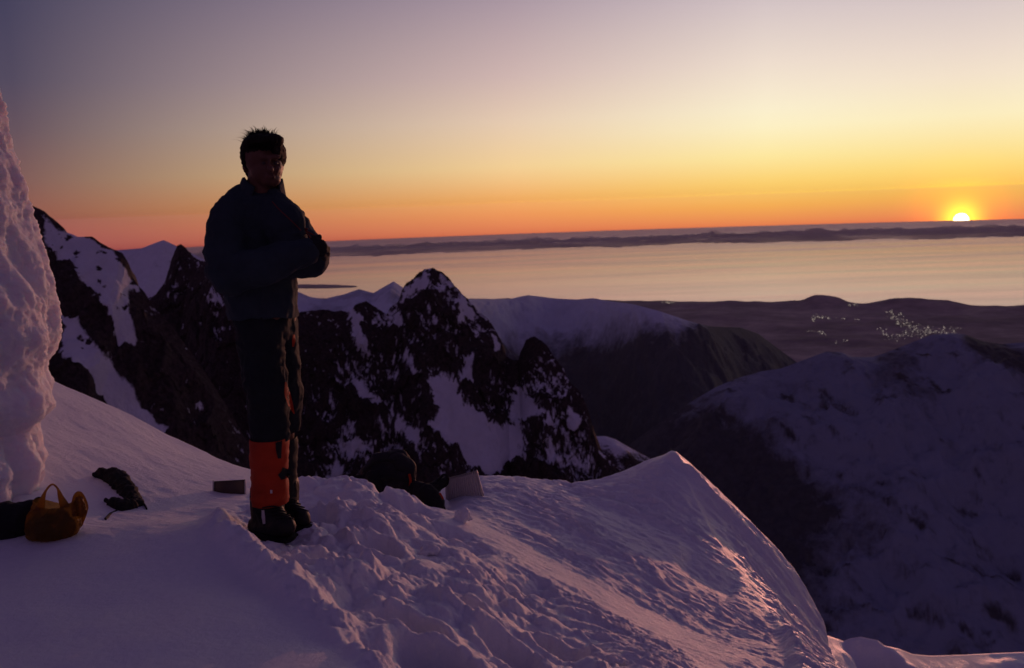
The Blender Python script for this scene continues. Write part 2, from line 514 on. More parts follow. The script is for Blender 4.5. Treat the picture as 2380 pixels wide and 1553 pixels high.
# ------------------------------------------------------------------ mountains (lofted from their crests)
def loft(name, crest, prof, nu, nw, m, amp=1.0, fscale=60., gully=0.0, snow_fn=None, back=(60, 120), seed=0., jag=0.0, dirw=(0, -1), smoothk=.05, relief=None):
    """crest: (px, py, Y) points along the skyline; prof: (run, drop) down the near face"""
    c = np.array(crest, float)
    s = np.concatenate([[0], np.cumsum(np.hypot(np.diff(c[:, 0]), np.diff(c[:, 1])))])
    u = np.linspace(0, s[-1], nu)
    px, py, Y = (np.interp(u, s, c[:, i]) for i in range(3))
    C = at(px, py, Y)
    pr = np.array(prof, float)
    wmax = pr[-1, 0]
    wf = (np.linspace(0, 1, nw) ** 1.25) * wmax
    nb = max(6, nw // 8); wb = -np.linspace(1, 1 / nb, nb) * back[0]
    w = np.concatenate([wb, wf])
    drop = np.where(w >= 0, np.interp(w, pr[:, 0], pr[:, 1]), -w / back[0] * back[1])
    X = C[:, None, 0] + w[None] * dirw[0]; Yg = C[:, None, 1] + w[None] * dirw[1]
    kk = max(3, int(nu * smoothk)) | 1; ker = np.hanning(kk + 2)[1:-1]; ker /= ker.sum()
    czs = np.convolve(np.pad(C[:, 2], kk // 2, mode='edge'), ker, 'valid')
    fade = np.exp(-np.maximum(0, w) / (wmax * .12))
    Z = czs[:, None] + (C[:, 2] - czs)[:, None] * fade[None] - drop[None]
    ramp_ = np.clip(np.abs(w) / (wmax * .06), 0, 1)[None]
    P0 = np.stack([X, Yg, Z], -1)
    qx, qy = proj(P0)
    rl = relief(qx, qy) if relief is not None else 1.0
    along = u[:, None] * (np.median(Y) / FPX)
    n = fbm(X / fscale + seed, Yg / fscale + seed, Z / fscale, oct=8, gain=.56, mode=1)
    n2 = fbm(X / (fscale * .35), Yg / (fscale * .35) + 3 + seed, Z / (fscale * .35), oct=5, gain=.6)
    Z = Z + amp * (n - .35) * (jag + (1 - jag) * ramp_) * rl + amp * .35 * n2 * (jag + (1 - jag) * ramp_) * rl
    Yg = Yg + amp * .6 * n2 * ramp_ * rl
    if gully:
        g = fbm(along / (fscale * .8) + seed * 3 + .25 * n2, np.broadcast_to(w[None] / (fscale * 6), along.shape[:1] + w.shape), oct=4, mode=1)
        Z = Z + gully * (g - .3) * ramp_
    P = np.stack([X, Yg, Z], -1)
    N_ = np.cross(np.gradient(P, axis=0), np.gradient(P, axis=1)); N_ /= np.linalg.norm(N_, axis=-1, keepdims=True) + 1e-9
    N_ *= np.where(N_[..., 2:] < 0, -1, 1)
    sn = snow_fn(P, N_, qx, qy, n, n2) if snow_fn is not None else np.ones(X.shape)
    F = grid_faces(*X.shape)[:, ::-1]
    return link(name, mesh_from(name, P, F, attrs={'snow': np.clip(sn, 0, 1)}), m, kind='structure')


def crop4(pts):      # points measured in an enlargement of the rock ridge
    return [((700 + x / 2.219) / 1.0504, (550 + y / 2.219) / 1.0504) for x, y in pts]


def crop1(pts):
    return [((x / 2.219) / 1.0504, (150 + y / 2.219) / 1.0504) for x, y in pts]


def patches(qx, qy, polys, soft=9, wob=None):
    d = np.full(qx.shape, 1e9)
    for p in polys:
        d = np.minimum(d, inpoly(qx, qy, p))
    if wob is not None:
        d = d + wob
    return sstep(soft, -soft, d)


# far massif with snowy top and forested flanks, ~10 km off
crest = [(980, 700), (1040, 697), (1091, 695), (1185, 695), (1210, 689), (1228, 686), (1260, 690), (1293, 694), (1340, 696), (1379, 693), (1417, 700), (1471, 707), (1535, 724),
         (1600, 746), (1651, 759), (1720, 761), (1763, 776), (1797, 802), (1836, 830), (1900, 880), (1980, 950)]


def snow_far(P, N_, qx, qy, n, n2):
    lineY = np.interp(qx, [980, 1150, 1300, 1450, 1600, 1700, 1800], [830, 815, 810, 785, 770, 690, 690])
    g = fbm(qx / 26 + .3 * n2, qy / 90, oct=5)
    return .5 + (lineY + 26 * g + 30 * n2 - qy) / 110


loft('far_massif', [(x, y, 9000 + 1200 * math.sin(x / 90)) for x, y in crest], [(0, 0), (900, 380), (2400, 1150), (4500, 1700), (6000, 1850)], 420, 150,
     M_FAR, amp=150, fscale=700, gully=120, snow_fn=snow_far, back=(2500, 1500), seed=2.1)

# pale peaks left of the rock summit, ~4 km off
crest = [(560, 700), (640, 690), (688, 676), (720, 690), (752, 695), (800, 684), (834, 672), (868, 681), (890, 668), (915, 654), (941, 671), (990, 715), (1060, 760)]


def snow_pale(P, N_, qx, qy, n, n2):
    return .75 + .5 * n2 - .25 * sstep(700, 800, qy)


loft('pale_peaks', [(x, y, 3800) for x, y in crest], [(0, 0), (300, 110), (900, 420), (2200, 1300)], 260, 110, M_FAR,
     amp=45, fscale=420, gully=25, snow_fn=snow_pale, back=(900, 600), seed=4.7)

# broad snow mountain on the right with the glacier basin below it
crest = [(1330, 1120), (1440, 1050), (1530, 985), (1600, 938), (1664, 900), (1711, 880), (1771, 863), (1814, 857), (1878, 833), (1921, 817), (1956, 819), (1986, 830), (2029, 830), (2072, 815), (2114, 798),
         (2166, 778), (2213, 774), (2243, 777), (2286, 794), (2330, 800), (2380, 796), (2500, 770), (2700, 740)]


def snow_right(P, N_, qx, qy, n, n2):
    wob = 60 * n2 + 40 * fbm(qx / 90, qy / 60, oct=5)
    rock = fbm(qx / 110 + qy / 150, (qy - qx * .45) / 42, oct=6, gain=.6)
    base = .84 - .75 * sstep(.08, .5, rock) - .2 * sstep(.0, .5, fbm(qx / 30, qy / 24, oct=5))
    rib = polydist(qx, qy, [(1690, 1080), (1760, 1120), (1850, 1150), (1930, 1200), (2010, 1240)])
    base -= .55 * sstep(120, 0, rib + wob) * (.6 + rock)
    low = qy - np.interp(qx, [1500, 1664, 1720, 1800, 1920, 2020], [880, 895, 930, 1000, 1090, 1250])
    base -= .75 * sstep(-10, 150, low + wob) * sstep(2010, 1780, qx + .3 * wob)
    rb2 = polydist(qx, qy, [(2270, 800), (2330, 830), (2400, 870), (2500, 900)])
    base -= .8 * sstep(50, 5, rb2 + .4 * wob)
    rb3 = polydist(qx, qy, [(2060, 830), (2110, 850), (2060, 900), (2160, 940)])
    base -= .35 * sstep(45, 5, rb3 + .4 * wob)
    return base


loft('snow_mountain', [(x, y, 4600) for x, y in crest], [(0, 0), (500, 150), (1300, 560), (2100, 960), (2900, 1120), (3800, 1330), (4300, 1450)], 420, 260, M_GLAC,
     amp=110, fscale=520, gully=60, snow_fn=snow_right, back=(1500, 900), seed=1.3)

# dark forested valley floor between the massif and the basin
def build_valley():
    n = 140
    xs = np.linspace(-9000, 9000, n); ys = np.linspace(600, 11500, n)
    X, Y = np.meshgrid(xs, ys, indexing='ij')
    Z = -1650 - 650 * sstep(1500, 11000, Y) + 160 * fbm(X / 1500, Y / 1500, oct=6)
    m, N, L, b = mat('valley_forest', (.03, .03, .03), .9, .1)
    nn = noise_node(N, L, .004, 8, .65, obj_coord(N))
    L.new(cramp(N, L, nn.outputs[0], [(.35, (.034, .040, .055)), (.7, (.06, .068, .085))]), b.inputs['Base Color'])
    link('valley', mesh_from('valley', np.stack([X, Y, Z], -1), grid_faces(n, n)[:, ::-1]), m, kind='structure')


build_valley()

# snowy col and peak behind the left ridge
crest = [(120, 640), (200, 600), (266, 582), (300, 580), (330, 577), (355, 567), (380, 558), (400, 567), (425, 580), (470, 600), (520, 640), (560, 680)]
loft('snow_peak', [(x, y, 900) for x, y in crest], [(0, 0), (60, 40), (250, 210), (420, 420)], 220, 90, M_ROCK,
     amp=9, fscale=90, snow_fn=lambda P, N_, qx, qy, n, n2: .85 + .4 * n2, back=(200, 150), seed=6.2, relief=lambda x, y: .6)

# small snow dome right of the rock ridge
crest = [(1330, 1060), (1365, 1022), (1386, 1014), (1408, 1014), (1430, 1021), (1468, 1043), (1506, 1063), (1560, 1100), (1620, 1150)]
loft('snow_dome', [(x, y, 640) for x, y in crest], [(0, 0), (12, 5), (60, 45), (220, 220)], 140, 70, M_ROCK,
     amp=7, fscale=45, snow_fn=lambda P, N_, qx, qy, n, n2: .8 + .9 * n2 - .5 * sstep(1030, 1075, qy), back=(90, 80), seed=8.2)

# main rock ridge with the pointed summit
top = crop4([(60, 480), (200, 478), (330, 480), (380, 440), (430, 420), (500, 460), (540, 480), (560, 450), (600, 420), (640, 340), (700, 290), (745, 252), (790, 238), (830, 258), (880, 290), (905, 330), (960, 385), (1000, 430), (1040, 480), (1090, 520), (1140, 590), (1172, 660), (1190, 720), (1225, 745), (1255, 752), (1268, 690), (1300, 640), (1340, 615), (1375, 638), (1410, 670), (1460, 740), (1500, 780), (1530, 840), (1560, 890), (1600, 940), (1620, 980), (1640, 1040), (1655, 1090), (1680, 1160), (1700, 1210), (1740, 1270), (1800, 1330), (1870, 1420), (1960, 1560)])
left = [(300, 700), (360, 690), (385, 650), (400, 605), (412, 575), (421, 569), (433, 580), (446, 596), (462, 606), (490, 618), (530, 650), (570, 690), (610, 715), (650, 727)]
crestR = left + top
POLY_R = [crop4(p) for p in [
    [(760, 870), (800, 800), (870, 820), (930, 890), (980, 980), (1060, 1010), (1120, 1110), (1200, 1080), (1250, 1090), (1300, 1150), (1290, 1290), (1150, 1370), (1000, 1360), (900, 1220), (780, 1130), (820, 1050)],
    [(300, 840), (370, 810), (480, 930), (620, 1040), (720, 1130), (770, 1240), (700, 1220), (600, 1100), (450, 980)],
    [(960, 740), (1010, 730), (1000, 880), (945, 870)], [(1200, 910), (1290, 880), (1340, 960), (1410, 1030), (1300, 1085), (1200, 1060)],
    [(1470, 1045), (1530, 1000), (1590, 1060), (1550, 1100)], [(300, 1150), (390, 1130), (470, 1190), (400, 1230), (340, 1250)],
    [(240, 1250), (290, 1260), (350, 1360), (260, 1370)], [(650, 360), (770, 252), (770, 330), (700, 390), (630, 420)],
    [(890, 400), (960, 400), (1040, 500), (1000, 560), (930, 470)], [(690, 590), (740, 620), (760, 690), (710, 660)],
    [(340, 470), (400, 520), (420, 640), (470, 720), (380, 700), (345, 560)], [(560, 480), (640, 500), (620, 580), (570, 540)],
    [(590, 720), (650, 740), (730, 850), (690, 840)], [(1320, 780), (1360, 770), (1350, 860)], [(1100, 590), (1140, 610), (1150, 690), (1110, 660)],
    [(490, 1100), (520, 1120), (620, 1215), (590, 1210)], [(1410, 1035), (1490, 1080), (1480, 1095), (1405, 1060)], [(1420, 870), (1500, 910), (1490, 925)],
    [(1010, 600), (1050, 500), (1060, 560), (1020, 670)], [(1690, 1240), (1760, 1300), (1750, 1320)], [(1400, 1150), (1470, 1140), (1480, 1180), (1420, 1240)]]]
POLY_R += [[(480, 702), (500, 692), (530, 714), (532, 722), (512, 722), (495, 716)], [(395, 790), (410, 800), (432, 835), (418, 828)]]


def snow_rock(P, N_, qx, qy, n, n2):
    pm = patches(qx, qy, POLY_R, 10, 2 + 30 * n2 + 18 * fbm(qx / 12, qy / 12, oct=4))
    spk = .55 * fbm((qx + qy) / 46, (qx - qy) / 15, oct=4) + .45 * fbm(qx / 9, qy / 8, oct=3)
    spk = spk * .8 + .5 * (.24 - n)
    spk = 1.25 * sstep(-.16, .16, spk + .2 * n2 + .15 * sstep(800, 650, qy) - .12 * sstep(760, 620, qx)) * .4
    spk = .12 + spk * sstep(.1, .4, N_[..., 2])
    return np.maximum(pm, spk)


def relief_rock(qx, qy):
    return 1 - .75 * patches(qx, qy, POLY_R[:2] + POLY_R[3:4], 14)


loft('rock_ridge', [(x, y, 430 - 40 * sstep(1100, 1450, x) + 60 * sstep(560, 420, x)) for x, y in crestR],
     [(0, 0), (6, 9), (40, 52), (90, 108), (150, 170), (230, 260)], 760, 400, M_ROCK,
     amp=14, fscale=27, snow_fn=snow_rock, back=(60, 90), seed=3.3, jag=.22, relief=relief_rock)

# left ridge running down behind the snow wall
crest = [(-200, 330), (-60, 410), (40, 470), (79, 482), (95, 492), (150, 531), (156, 541), (180, 551), (215, 552), (235, 566), (257, 580), (285, 590), (296, 606), (303, 625), (309, 645), (322, 664), (335, 679),
         (360, 715), (400, 760), (440, 810), (480, 870), (530, 950), (570, 1020), (610, 1100)]
POLY_L = [crop1(p) for p in [
    [(230, 860), (330, 920), (500, 960), (600, 1030), (640, 1100), (770, 1250), (690, 1230), (700, 1400), (760, 1553), (640, 1500), (560, 1400), (520, 1280), (380, 1130), (260, 980)],
    [(340, 1360), (420, 1380), (560, 1600), (760, 1850), (950, 2050), (760, 2000), (560, 1830), (330, 1560)]]]


def snow_left(P, N_, qx, qy, n, n2):
    pm = patches(qx, qy, POLY_L, 10, 30 * n2)
    rk = sstep(.1, .4, fbm(qx / 24 + 8, qy / 20, oct=4) + .3 * n2)
    spk = 1.2 * sstep(-.06, .24, .6 * fbm((qx + qy) / 50, (qx - qy) / 17 + 4, oct=4) + .2 * fbm(qx / 9, qy / 9, oct=3) + .6 * (.2 - n)) * .7
    return np.maximum(pm - .8 * rk * (qy < 820), .1 + .55 * spk * (.35 + .65 * sstep(300, 380, qx)))


loft('left_ridge', [(x, y, 300) for x, y in crest], [(0, 0), (5, 5), (40, 42), (110, 118), (160, 180)], 320, 240, M_ROCK,
     amp=11, fscale=24, snow_fn=snow_left, back=(50, 70), seed=5.9, jag=.15, relief=lambda x, y: 1 - .6 * patches(x, y, POLY_L, 14))

# ------------------------------------------------------------------ foreground snow
CTRL = [  # (px, py, forward distance) read off the snow surface
    (-300, 1553, 2.75), (0, 1553, 2.72), (300, 1553, 2.68), (600, 1553, 2.62), (760, 1553, 2.6), (900, 1553, 2.63), (1200, 1553, 3.05), (1500, 1553, 3.7), (1700, 1553, 4.3), (1850, 1553, 4.9), (1925, 1553, 6.3),
    (-300, 1400, 3.4), (0, 1400, 3.38), (300, 1400, 3.32), (550, 1400, 3.2), (0, 1300, 3.9), (300, 1275, 3.98), (480, 1250, 3.98),
    (660, 1350, 3.5), (740, 1410, 3.2), (840, 1490, 2.9),
    (520, 1225, 4.15), (620, 1235, 4.42), (720, 1220, 4.5), (600, 1180, 4.95), (740, 1165, 5.2),
    (760, 1310, 3.85), (860, 1290, 4.1), (930, 1420, 3.35), (1000, 1330, 4.0), (1060, 1450, 3.45), (1150, 1420, 3.8),
    (90, 1262, 4.1), (200, 1215, 4.55), (270, 1190, 4.9), (330, 1175, 5.05), (-200, 1200, 4.4),
    (430, 1155, 5.3), (530, 1150, 5.45), (100, 1090, 5.3), (250, 1060, 5.8), (400, 1080, 6.0), (30, 1000, 5.8), (-200, 1000, 5.2), (-200, 850, 6.2),
    (-300, 700, 7.0), (0, 835, 6.8), (120, 888, 7.0), (240, 940, 7.0), (330, 985, 7.0), (480, 1055, 6.9), (575, 1090, 6.6),
    (660, 1120, 6.1), (730, 1124, 6.1), (800, 1114, 6.25), (840, 1128, 6.05), (960, 1160, 5.9), (1030, 1204, 5.6), (1100, 1257, 5.2), (1210, 1340, 4.8), (1330, 1430, 4.4), (1440, 1520, 4.0),
    (900, 1200, 5.0), (980, 1250, 4.7), (830, 1180, 5.2), (1100, 1340, 4.45),
    (900, 1170, 6.7), (1000, 1195, 6.5), (1060, 1175, 6.5), (1085, 1150, 6.8), (1150, 1140, 7.1), (1250, 1121, 7.7), (1350, 1131, 8.0), (1440, 1110, 8.2), (1500, 1083, 8.25), (1560, 1062, 8.2),
    (1150, 1220, 6.05), (1250, 1270, 5.8), (1300, 1200, 6.7), (1400, 1300, 5.9), (1420, 1180, 7.3), (1500, 1400, 5.4), (1500, 1220, 7.0), (1600, 1340, 6.2), (1600, 1470, 5.1), (1720, 1450, 5.7), (1740, 1510, 5.0),
    (1540, 1120, 7.8), (1590, 1180, 7.5), (1650, 1260, 7.1), (1720, 1360, 6.6), (1800, 1460, 6.1), (1850, 1520, 5.7),
    (1620, 1102, 8.1), (1700, 1182, 7.9), (1780, 1272, 7.7), (1840, 1352, 7.55), (1890, 1440, 7.4), (1918, 1490, 7.3),
    (1690, 1240, 7.6), (1770, 1350, 7.25), (1840, 1450, 6.95),
]
CREST = [  # skyline of the snow in front: beyond it the ground falls away
    (-600, 560, 7.2), (-300, 700, 7.1), (0, 835, 6.9), (60, 860, 7.0), (120, 888, 7.05), (240, 940, 7.05), (330, 985, 7.05), (480, 1055, 6.95), (575, 1090, 6.65), (620, 1110, 6.4), (660, 1119, 6.2), (700, 1135, 6.1), (740, 1122, 6.2),
    (800, 1114, 6.4), (840, 1122, 7.0), (900, 1170, 7.2), (1000, 1190, 7.3), (1060, 1160, 7.4), (1120, 1118, 7.6), (1250, 1120, 7.9), (1350, 1131, 8.15), (1440, 1109, 8.3), (1500, 1082, 8.35),
    (1560, 1062, 8.3), (1620, 1102, 8.15), (1700, 1182, 7.95), (1780, 1272, 7.75), (1840, 1352, 7.6), (1890, 1440, 7.45), (1918, 1490, 7.35), (1932, 1560, 7.0), (1960, 1700, 6.4), (2050, 2000, 5.5), (2400, 2500, 4.5)]


def tps_fit(xy, z, reg=2e-3):
    n = len(xy)
    d2 = ((xy[:, None] - xy[None]) ** 2).sum(-1)
    K = .5 * d2 * np.log(d2 + 1e-12) + reg * np.eye(n)
    Pm = np.concatenate([np.ones((n, 1)), xy], 1)
    A = np.block([[K, Pm], [Pm.T, np.zeros((3, 3))]])
    return np.linalg.solve(A, np.concatenate([z, np.zeros(3)]))


_cp = np.array([at(*c) for c in CTRL])
_tw = tps_fit(_cp[:, :2], _cp[:, 2])
_cr = np.array([at(*c) for c in CREST]); _cra = np.arctan2(_cr[:, 0], _cr[:, 1]); _crr = np.hypot(_cr[:, 0], _cr[:, 1])


def ground_base(x, y):
    x = np.asarray(x, float); y = np.asarray(y, float); sh = x.shape
    x = x.ravel(); y = y.ravel()
    z = _tw[-3] + _tw[-2] * x + _tw[-1] * y
    for (cx, cyy, _), w in zip(_cp, _tw[:-3]):
        d2 = (x - cx) ** 2 + (y - cyy) ** 2
        z = z + w * .5 * d2 * np.log(d2 + 1e-12)
    r = np.hypot(x, y); rc = np.interp(np.arctan2(x, y), _cra, _crr)
    s = np.maximum(0, r - rc)
    z = z - 2.2 * s * s / (s + .35)
    return z.reshape(sh), (r - rc).reshape(sh)


CHURN = [(560, 1165), (660, 1112), (830, 1108), (960, 1140), (1040, 1205), (1110, 1262), (1250, 1370), (1440, 1553), (1480, 1620), (880, 1620), (800, 1462), (640, 1342), (520, 1232)]
EDGE = [(515, 1225), (570, 1280), (640, 1342), (720, 1400), (800, 1462), (880, 1530), (960, 1600)]
STEPS = [(770, 1300, .19, .11, .20), (950, 1430, .18, .10, .20), (880, 1250, .14, .09, .10), (1090, 1400, .15, .09, .11), (1010, 1510, .17, .10, .15), (1300, 1490, .16, .10, .12), (840, 1190, .13, .09, .07), (1180, 1490, .14, .09, .10), (720, 1190, .14, .10, .08)]


def clods(x, y, scale, seed, keep=.6, rmin=.35, rmax=.75):
    """domes scattered one per jittered cell; height in units of the cell"""
    x = x / scale; y = y / scale
    xi = np.floor(x).astype(np.int64); yi = np.floor(y).astype(np.int64)
    out = np.zeros(x.shape)
    for dx in (-1, 0, 1):
        for dy in (-1, 0, 1):
            cx, cy_ = xi + dx, yi + dy
            h = ((cx * 374761393 + cy_ * 668265263 + seed * 982451653) & 0x7fffffff)
            h = ((h ^ (h >> 13)) * 1274126177) & 0x7fffffff
            r1 = (h & 1023) / 1023.; r2 = ((h >> 10) & 1023) / 1023.; r3 = ((h >> 20) & 1023) / 1023.
            h2 = (h * 69069 + 12345) & 0x7fffffff
            r4 = ((h2 >> 8) & 1023) / 1023.
            rad = rmin + (rmax - rmin) * r3
            d2 = ((x - cx - r1) ** 2 + (y - cy_ - r2) ** 2) / rad ** 2
            out = np.maximum(out, np.where(r4 < keep, rad * np.sqrt(np.maximum(0, 1 - d2)) * (.5 + .5 * r4 / keep), 0))
    return out


def chunks(x, y, scale, seed):
    """broken plates: one random height per jittered cell, with a groove between neighbours"""
    x = x / scale; y = y / scale
    xi = np.floor(x).astype(np.int64); yi = np.floor(y).astype(np.int64)
    f1 = np.full(x.shape, 9.); f2 = np.full(x.shape, 9.); val = np.zeros(x.shape)
    for dx in (-1, 0, 1):
        for dy in (-1, 0, 1):
            cx, cy_ = xi + dx, yi + dy
            h = ((cx * 374761393 + cy_ * 668265263 + seed * 982451653) & 0x7fffffff)
            h = ((h ^ (h >> 13)) * 1274126177) & 0x7fffffff
            r1 = (h & 1023) / 1023.; r2 = ((h >> 10) & 1023) / 1023.; r3 = ((h >> 20) & 1023) / 1023.
            d = np.hypot(x - cx - r1, y - cy_ - r2)
            near = d < f1
            f2 = np.where(near, f1, np.minimum(f2, d)); val = np.where(near, r3, val); f1 = np.where(near, d, f1)
    return val * sstep(.02, .22, f2 - f1)


def ground_height(X, Y):
    base, s = ground_base(X, Y)
    qx, qy = proj(np.stack([X, Y, base], -1))
    front = sstep(.5, -.1, s)
    ch = sstep(22, -26, inpoly(qx, qy, CHURN) + 40 * fbm(X * 3.5, Y * 3.5, oct=4)) * front
    Z = base + .035 * fbm(X * .9 + 3, Y * .9, oct=4) * front
    # trodden, clotted snow
    wx = X + .05 * fbm(X * 6, Y * 6, oct=3); wy = Y + .05 * fbm(X * 6 + 9, Y * 6 + 4, oct=3)
    b1 = fbm(X * 2.3, Y * 2.3, base * 2, oct=3); b2 = fbm(X * 9.5 + 4, Y * 9.5, base * 9, oct=4, gain=.55)
    b3 = fbm(X * 34, Y * 34, base * 30, oct=3, gain=.6)
    rough = sstep(-.25, .35, fbm(X * 1.7 + 20, Y * 1.7, oct=2))
    lump = .30 * clods(wx, wy, .30, 1, .5) * .30 + (.35 + .65 * rough) * (.45 * .13 * clods(wx + .03 * b2, wy, .13, 2, .55) + .5 * .06 * clods(wx, wy + .02 * b2, .06, 3, .5))
    rub = .030 * chunks(wx + .02 * b2, wy, .17, 5) * rough + .014 * chunks(wx, wy + .015 * b2, .065, 6) * (.3 + .7 * rough)
    Z = Z + ch * (.13 * b1 + .016 * b2 + .8 * lump + rub - .06 + .007 * b3)
    # wind-scoured crust on the falling slope
    dx, dy = .83, -.56
    al = X * dx + Y * dy; ac = -X * dy + Y * dx
    wp = .6 * fbm(X * 1.3, Y * 1.3, oct=3)
    sas = fbm(al * 2.2 + wp, ac * 6.0 + 2 * wp, oct=6, gain=.6, mode=1)
    patch = .25 + .75 * sstep(-.2, .3, fbm(al * .8 + 5, ac * 1.6, oct=3))
    slope = sstep(10, -40, inpoly(qx, qy, [(1030, 1140), (1120, 1100), (1450, 1090), (1560, 1040), (1650, 1240), (1760, 1400), (1900, 1620), (1480, 1620), (1300, 1420), (1110, 1270)]))
    streak = sstep(50, 10, polydist(qx, qy, [(1090, 1215), (1300, 1330), (1560, 1480), (1740, 1600)]) + 20 * wp)
    pits = clods(al * .55 + .05 * b2, ac, .085, 7, .45, .25, .7) * .085
    rs_ = sstep(980, 1120, qx) * (1 - ch) * front
    Z = Z + rs_ * (1 - .6 * streak) * (.012 * fbm(X * 6 + wp, Y * 9, oct=5, gain=.6, mode=1) - .25 * .05 * clods(al * .6, ac, .05, 9, .4, .25, .7))
    Z = Z + slope * (1 - .8 * streak) * patch * (.06 * sas - .6 * pits + .012 * fbm(al * 9, ac * 16 + 7, oct=4)) * front
    # nose: crease, flutes and hollows
    nose = sstep(0, -40, inpoly(qx, qy, [(1530, 1040), (1580, 1040), (2000, 1450), (2000, 1700), (1880, 1700), (1760, 1420), (1650, 1250)]))
    crease = polydist(qx, qy, [(1560, 1062), (1600, 1150), (1650, 1250), (1750, 1400), (1850, 1540)])
    Z = Z + .07 * np.exp(-crease / 26) * front * sstep(1070, 1160, qy) + .02 * np.exp(-np.hypot(qx - 1560, (qy - 1062) * 1.6) / 30)
    fl = fbm(al * .7 + 2 + wp, ac * 3.2 + 5, oct=6, gain=.55, mode=1)
    Z = Z + nose * (.11 * fl + .024 * fbm(X * 9, Y * 9, oct=5, mode=1)) * front
    Z = Z - .05 * np.exp(-(polydist(qx, qy, [(1600, 1310), (1640, 1345), (1690, 1375)]) / 22) ** 2)
    # drifted, smooth snow on the left
    lf = (1 - ch) * sstep(1000, 500, qx) * front
    rip = sstep(1330, 1200, qy)
    Z = Z + lf * (.022 * fbm(X * 1.6, Y * 1.6, oct=3) + .006 * rip * fbm(al * 4, ac * 14 + wp, oct=4) + .003 * fbm(X * 14, Y * 14, oct=3) * (.4 + .6 * rip))
    Z = Z + .06 * np.exp(-(polydist(qx, qy, EDGE) / 30) ** 2) * (1 + .9 * b2 + .5 * b1)
    for (fx, fy, lx, ly, dp) in STEPS:
        c = hit(fx, fy)
        u = (X - c[0]) * .8 + (Y - c[1]) * .6; v = -(X - c[0]) * .6 + (Y - c[1]) * .8
        q = np.sqrt((u / ly) ** 2 + (v / lx) ** 2) + .30 * b1 + .12 * b2
        Z = Z - dp * sstep(1.15, .45, q) + .03 * np.exp(-((q - 1.3) / .28) ** 2)
    groove = polydist(qx, qy, [(18, 1148), (60, 1180), (92, 1206)])
    Z = Z - .02 * np.exp(-(groove / 5) ** 2)
    return Z, qx, qy, ch, nose, s


_hits = {}


def hit(px, py):
    """base snow point seen at a pixel"""
    k = (px, py)
    if k not in _hits:
        r = ray(px, py); best = None
        ts = np.linspace(2.0, 9, 700)
        z, _ = ground_base(r[0] / r[1] * ts, ts)
        f = r[2] / r[1] * ts - z
        i = np.nonzero(f < 0)[0]
        t = ts[i[0]] if len(i) else 8.0
        _hits[k] = (r[0] / r[1] * t, t, r[2] / r[1] * t)
    return _hits[k]


def build_snow():
    na, nr = 880, 640
    a = np.linspace(math.radians(-44), math.radians(36), na)
    t = np.linspace(0, 1, nr)
    r = 1.5 + 7.6 * t ** 1.15
    r = np.concatenate([r, 9.1 + np.geomspace(.05, 40, 40)])
    A, Rr = np.meshgrid(a, r, indexing='ij')
    X, Y = Rr * np.sin(A), Rr * np.cos(A)
    Z, qx, qy, ch, nose, s = ground_height(X, Y)
    Z = np.maximum(Z, -95.)
    ice = np.clip(nose * .8 + .5 * sstep(60, 0, polydist(qx, qy, [(1545, 1060), (1640, 1240), (1800, 1440)])) + .15, 0, 1)
    link('snow_slope', mesh_from('snow_slope', np.stack([X, Y, Z], -1), grid_faces(na, len(r))[:, ::-1], attrs={'ice': ice}), M_SNOW, kind='structure')


build_snow()


def surf(px, py):
    """finished snow surface under the base point of a pixel"""
    h = hit(px, py)
    z = ground_height(np.array([[h[0]]]), np.array([[h[1]]]))[0][0, 0]
    return Vector((h[0], h[1], z))


# ------------------------------------------------------------------ ice wall at the left edge
def build_wall():
    prof = np.array([(60, -30), (120, -16), (195, 2), (240, 14), (262, 22), (290, 20), (315, 28), (350, 38), (420, 60), (482, 76), (560, 100), (640, 122), (690, 134), (735, 141), (775, 146), (800, 143), (830, 134), (858, 116), (880, 112), (905, 124), (940, 132), (958, 118), (985, 96), (1020, 98), (1060, 112), (1090, 104), (1120, 96), (1160, 92), (1220, 90)], float)
    nz, na = 420, 300
    py = np.linspace(60, 1220, nz); ex = np.interp(py, prof[:, 0], prof[:, 1])
    Yc = 5.15
    edge = at(ex, py, np.full(nz, Yc))
    rx = 1.7; ry = .85
    th = np.linspace(-math.pi * .62, math.pi * .62, na)
    TH, K = np.meshgrid(th, np.arange(nz), indexing='xy')
    lean = np.linspace(.15, -.25, nz)
    X = edge[:, 0][:, None] - rx + rx * np.sign(np.cos(TH)) * np.abs(np.cos(TH)) ** .8
    Y = edge[:, 1][:, None] + ry * np.sin(TH) + lean[:, None]
    Z = np.repeat(edge[:, 2][:, None], na, 1)
    P = np.stack([X, Y, Z], -1)
    nd = np.stack([np.cos(TH), np.sin(TH), 0 * TH], -1)
    f = .15 * fbm(X * 1.7, Y * 1.7, Z * 1.1, oct=4) + .085 * fbm(X * 3.4, Y * 3.4, Z * .95, oct=5, gain=.55, mode=1) + .045 * fbm(X * 8, Y * 8, Z * 4.5, oct=5, gain=.6, mode=1) * sstep(-.2, .25, fbm(X * 1.4, Y * 1.4 + 7, Z * 1.0, oct=2)) + .012 * fbm(X * 26, Y * 26, Z * 22, oct=3, mode=1)
    P = P + nd * f[..., None]
    for _ in range(3):
        mx_ = proj(P)[0].max(1); e = ex - mx_
        e = np.convolve(np.pad(e, 12, mode='edge'), np.ones(25) / 25, 'valid')
        P[..., 0] += (e * 5.6 / FPX)[:, None]
    ice = np.clip(.35 + .7 * fbm(X * 4, Y * 4, Z * 3, oct=4), 0, 1)
    link('snow_wall', mesh_from('snow_wall', P, grid_faces(nz, na), attrs={'ice': ice}), M_WALL, kind='structure')


build_wall()


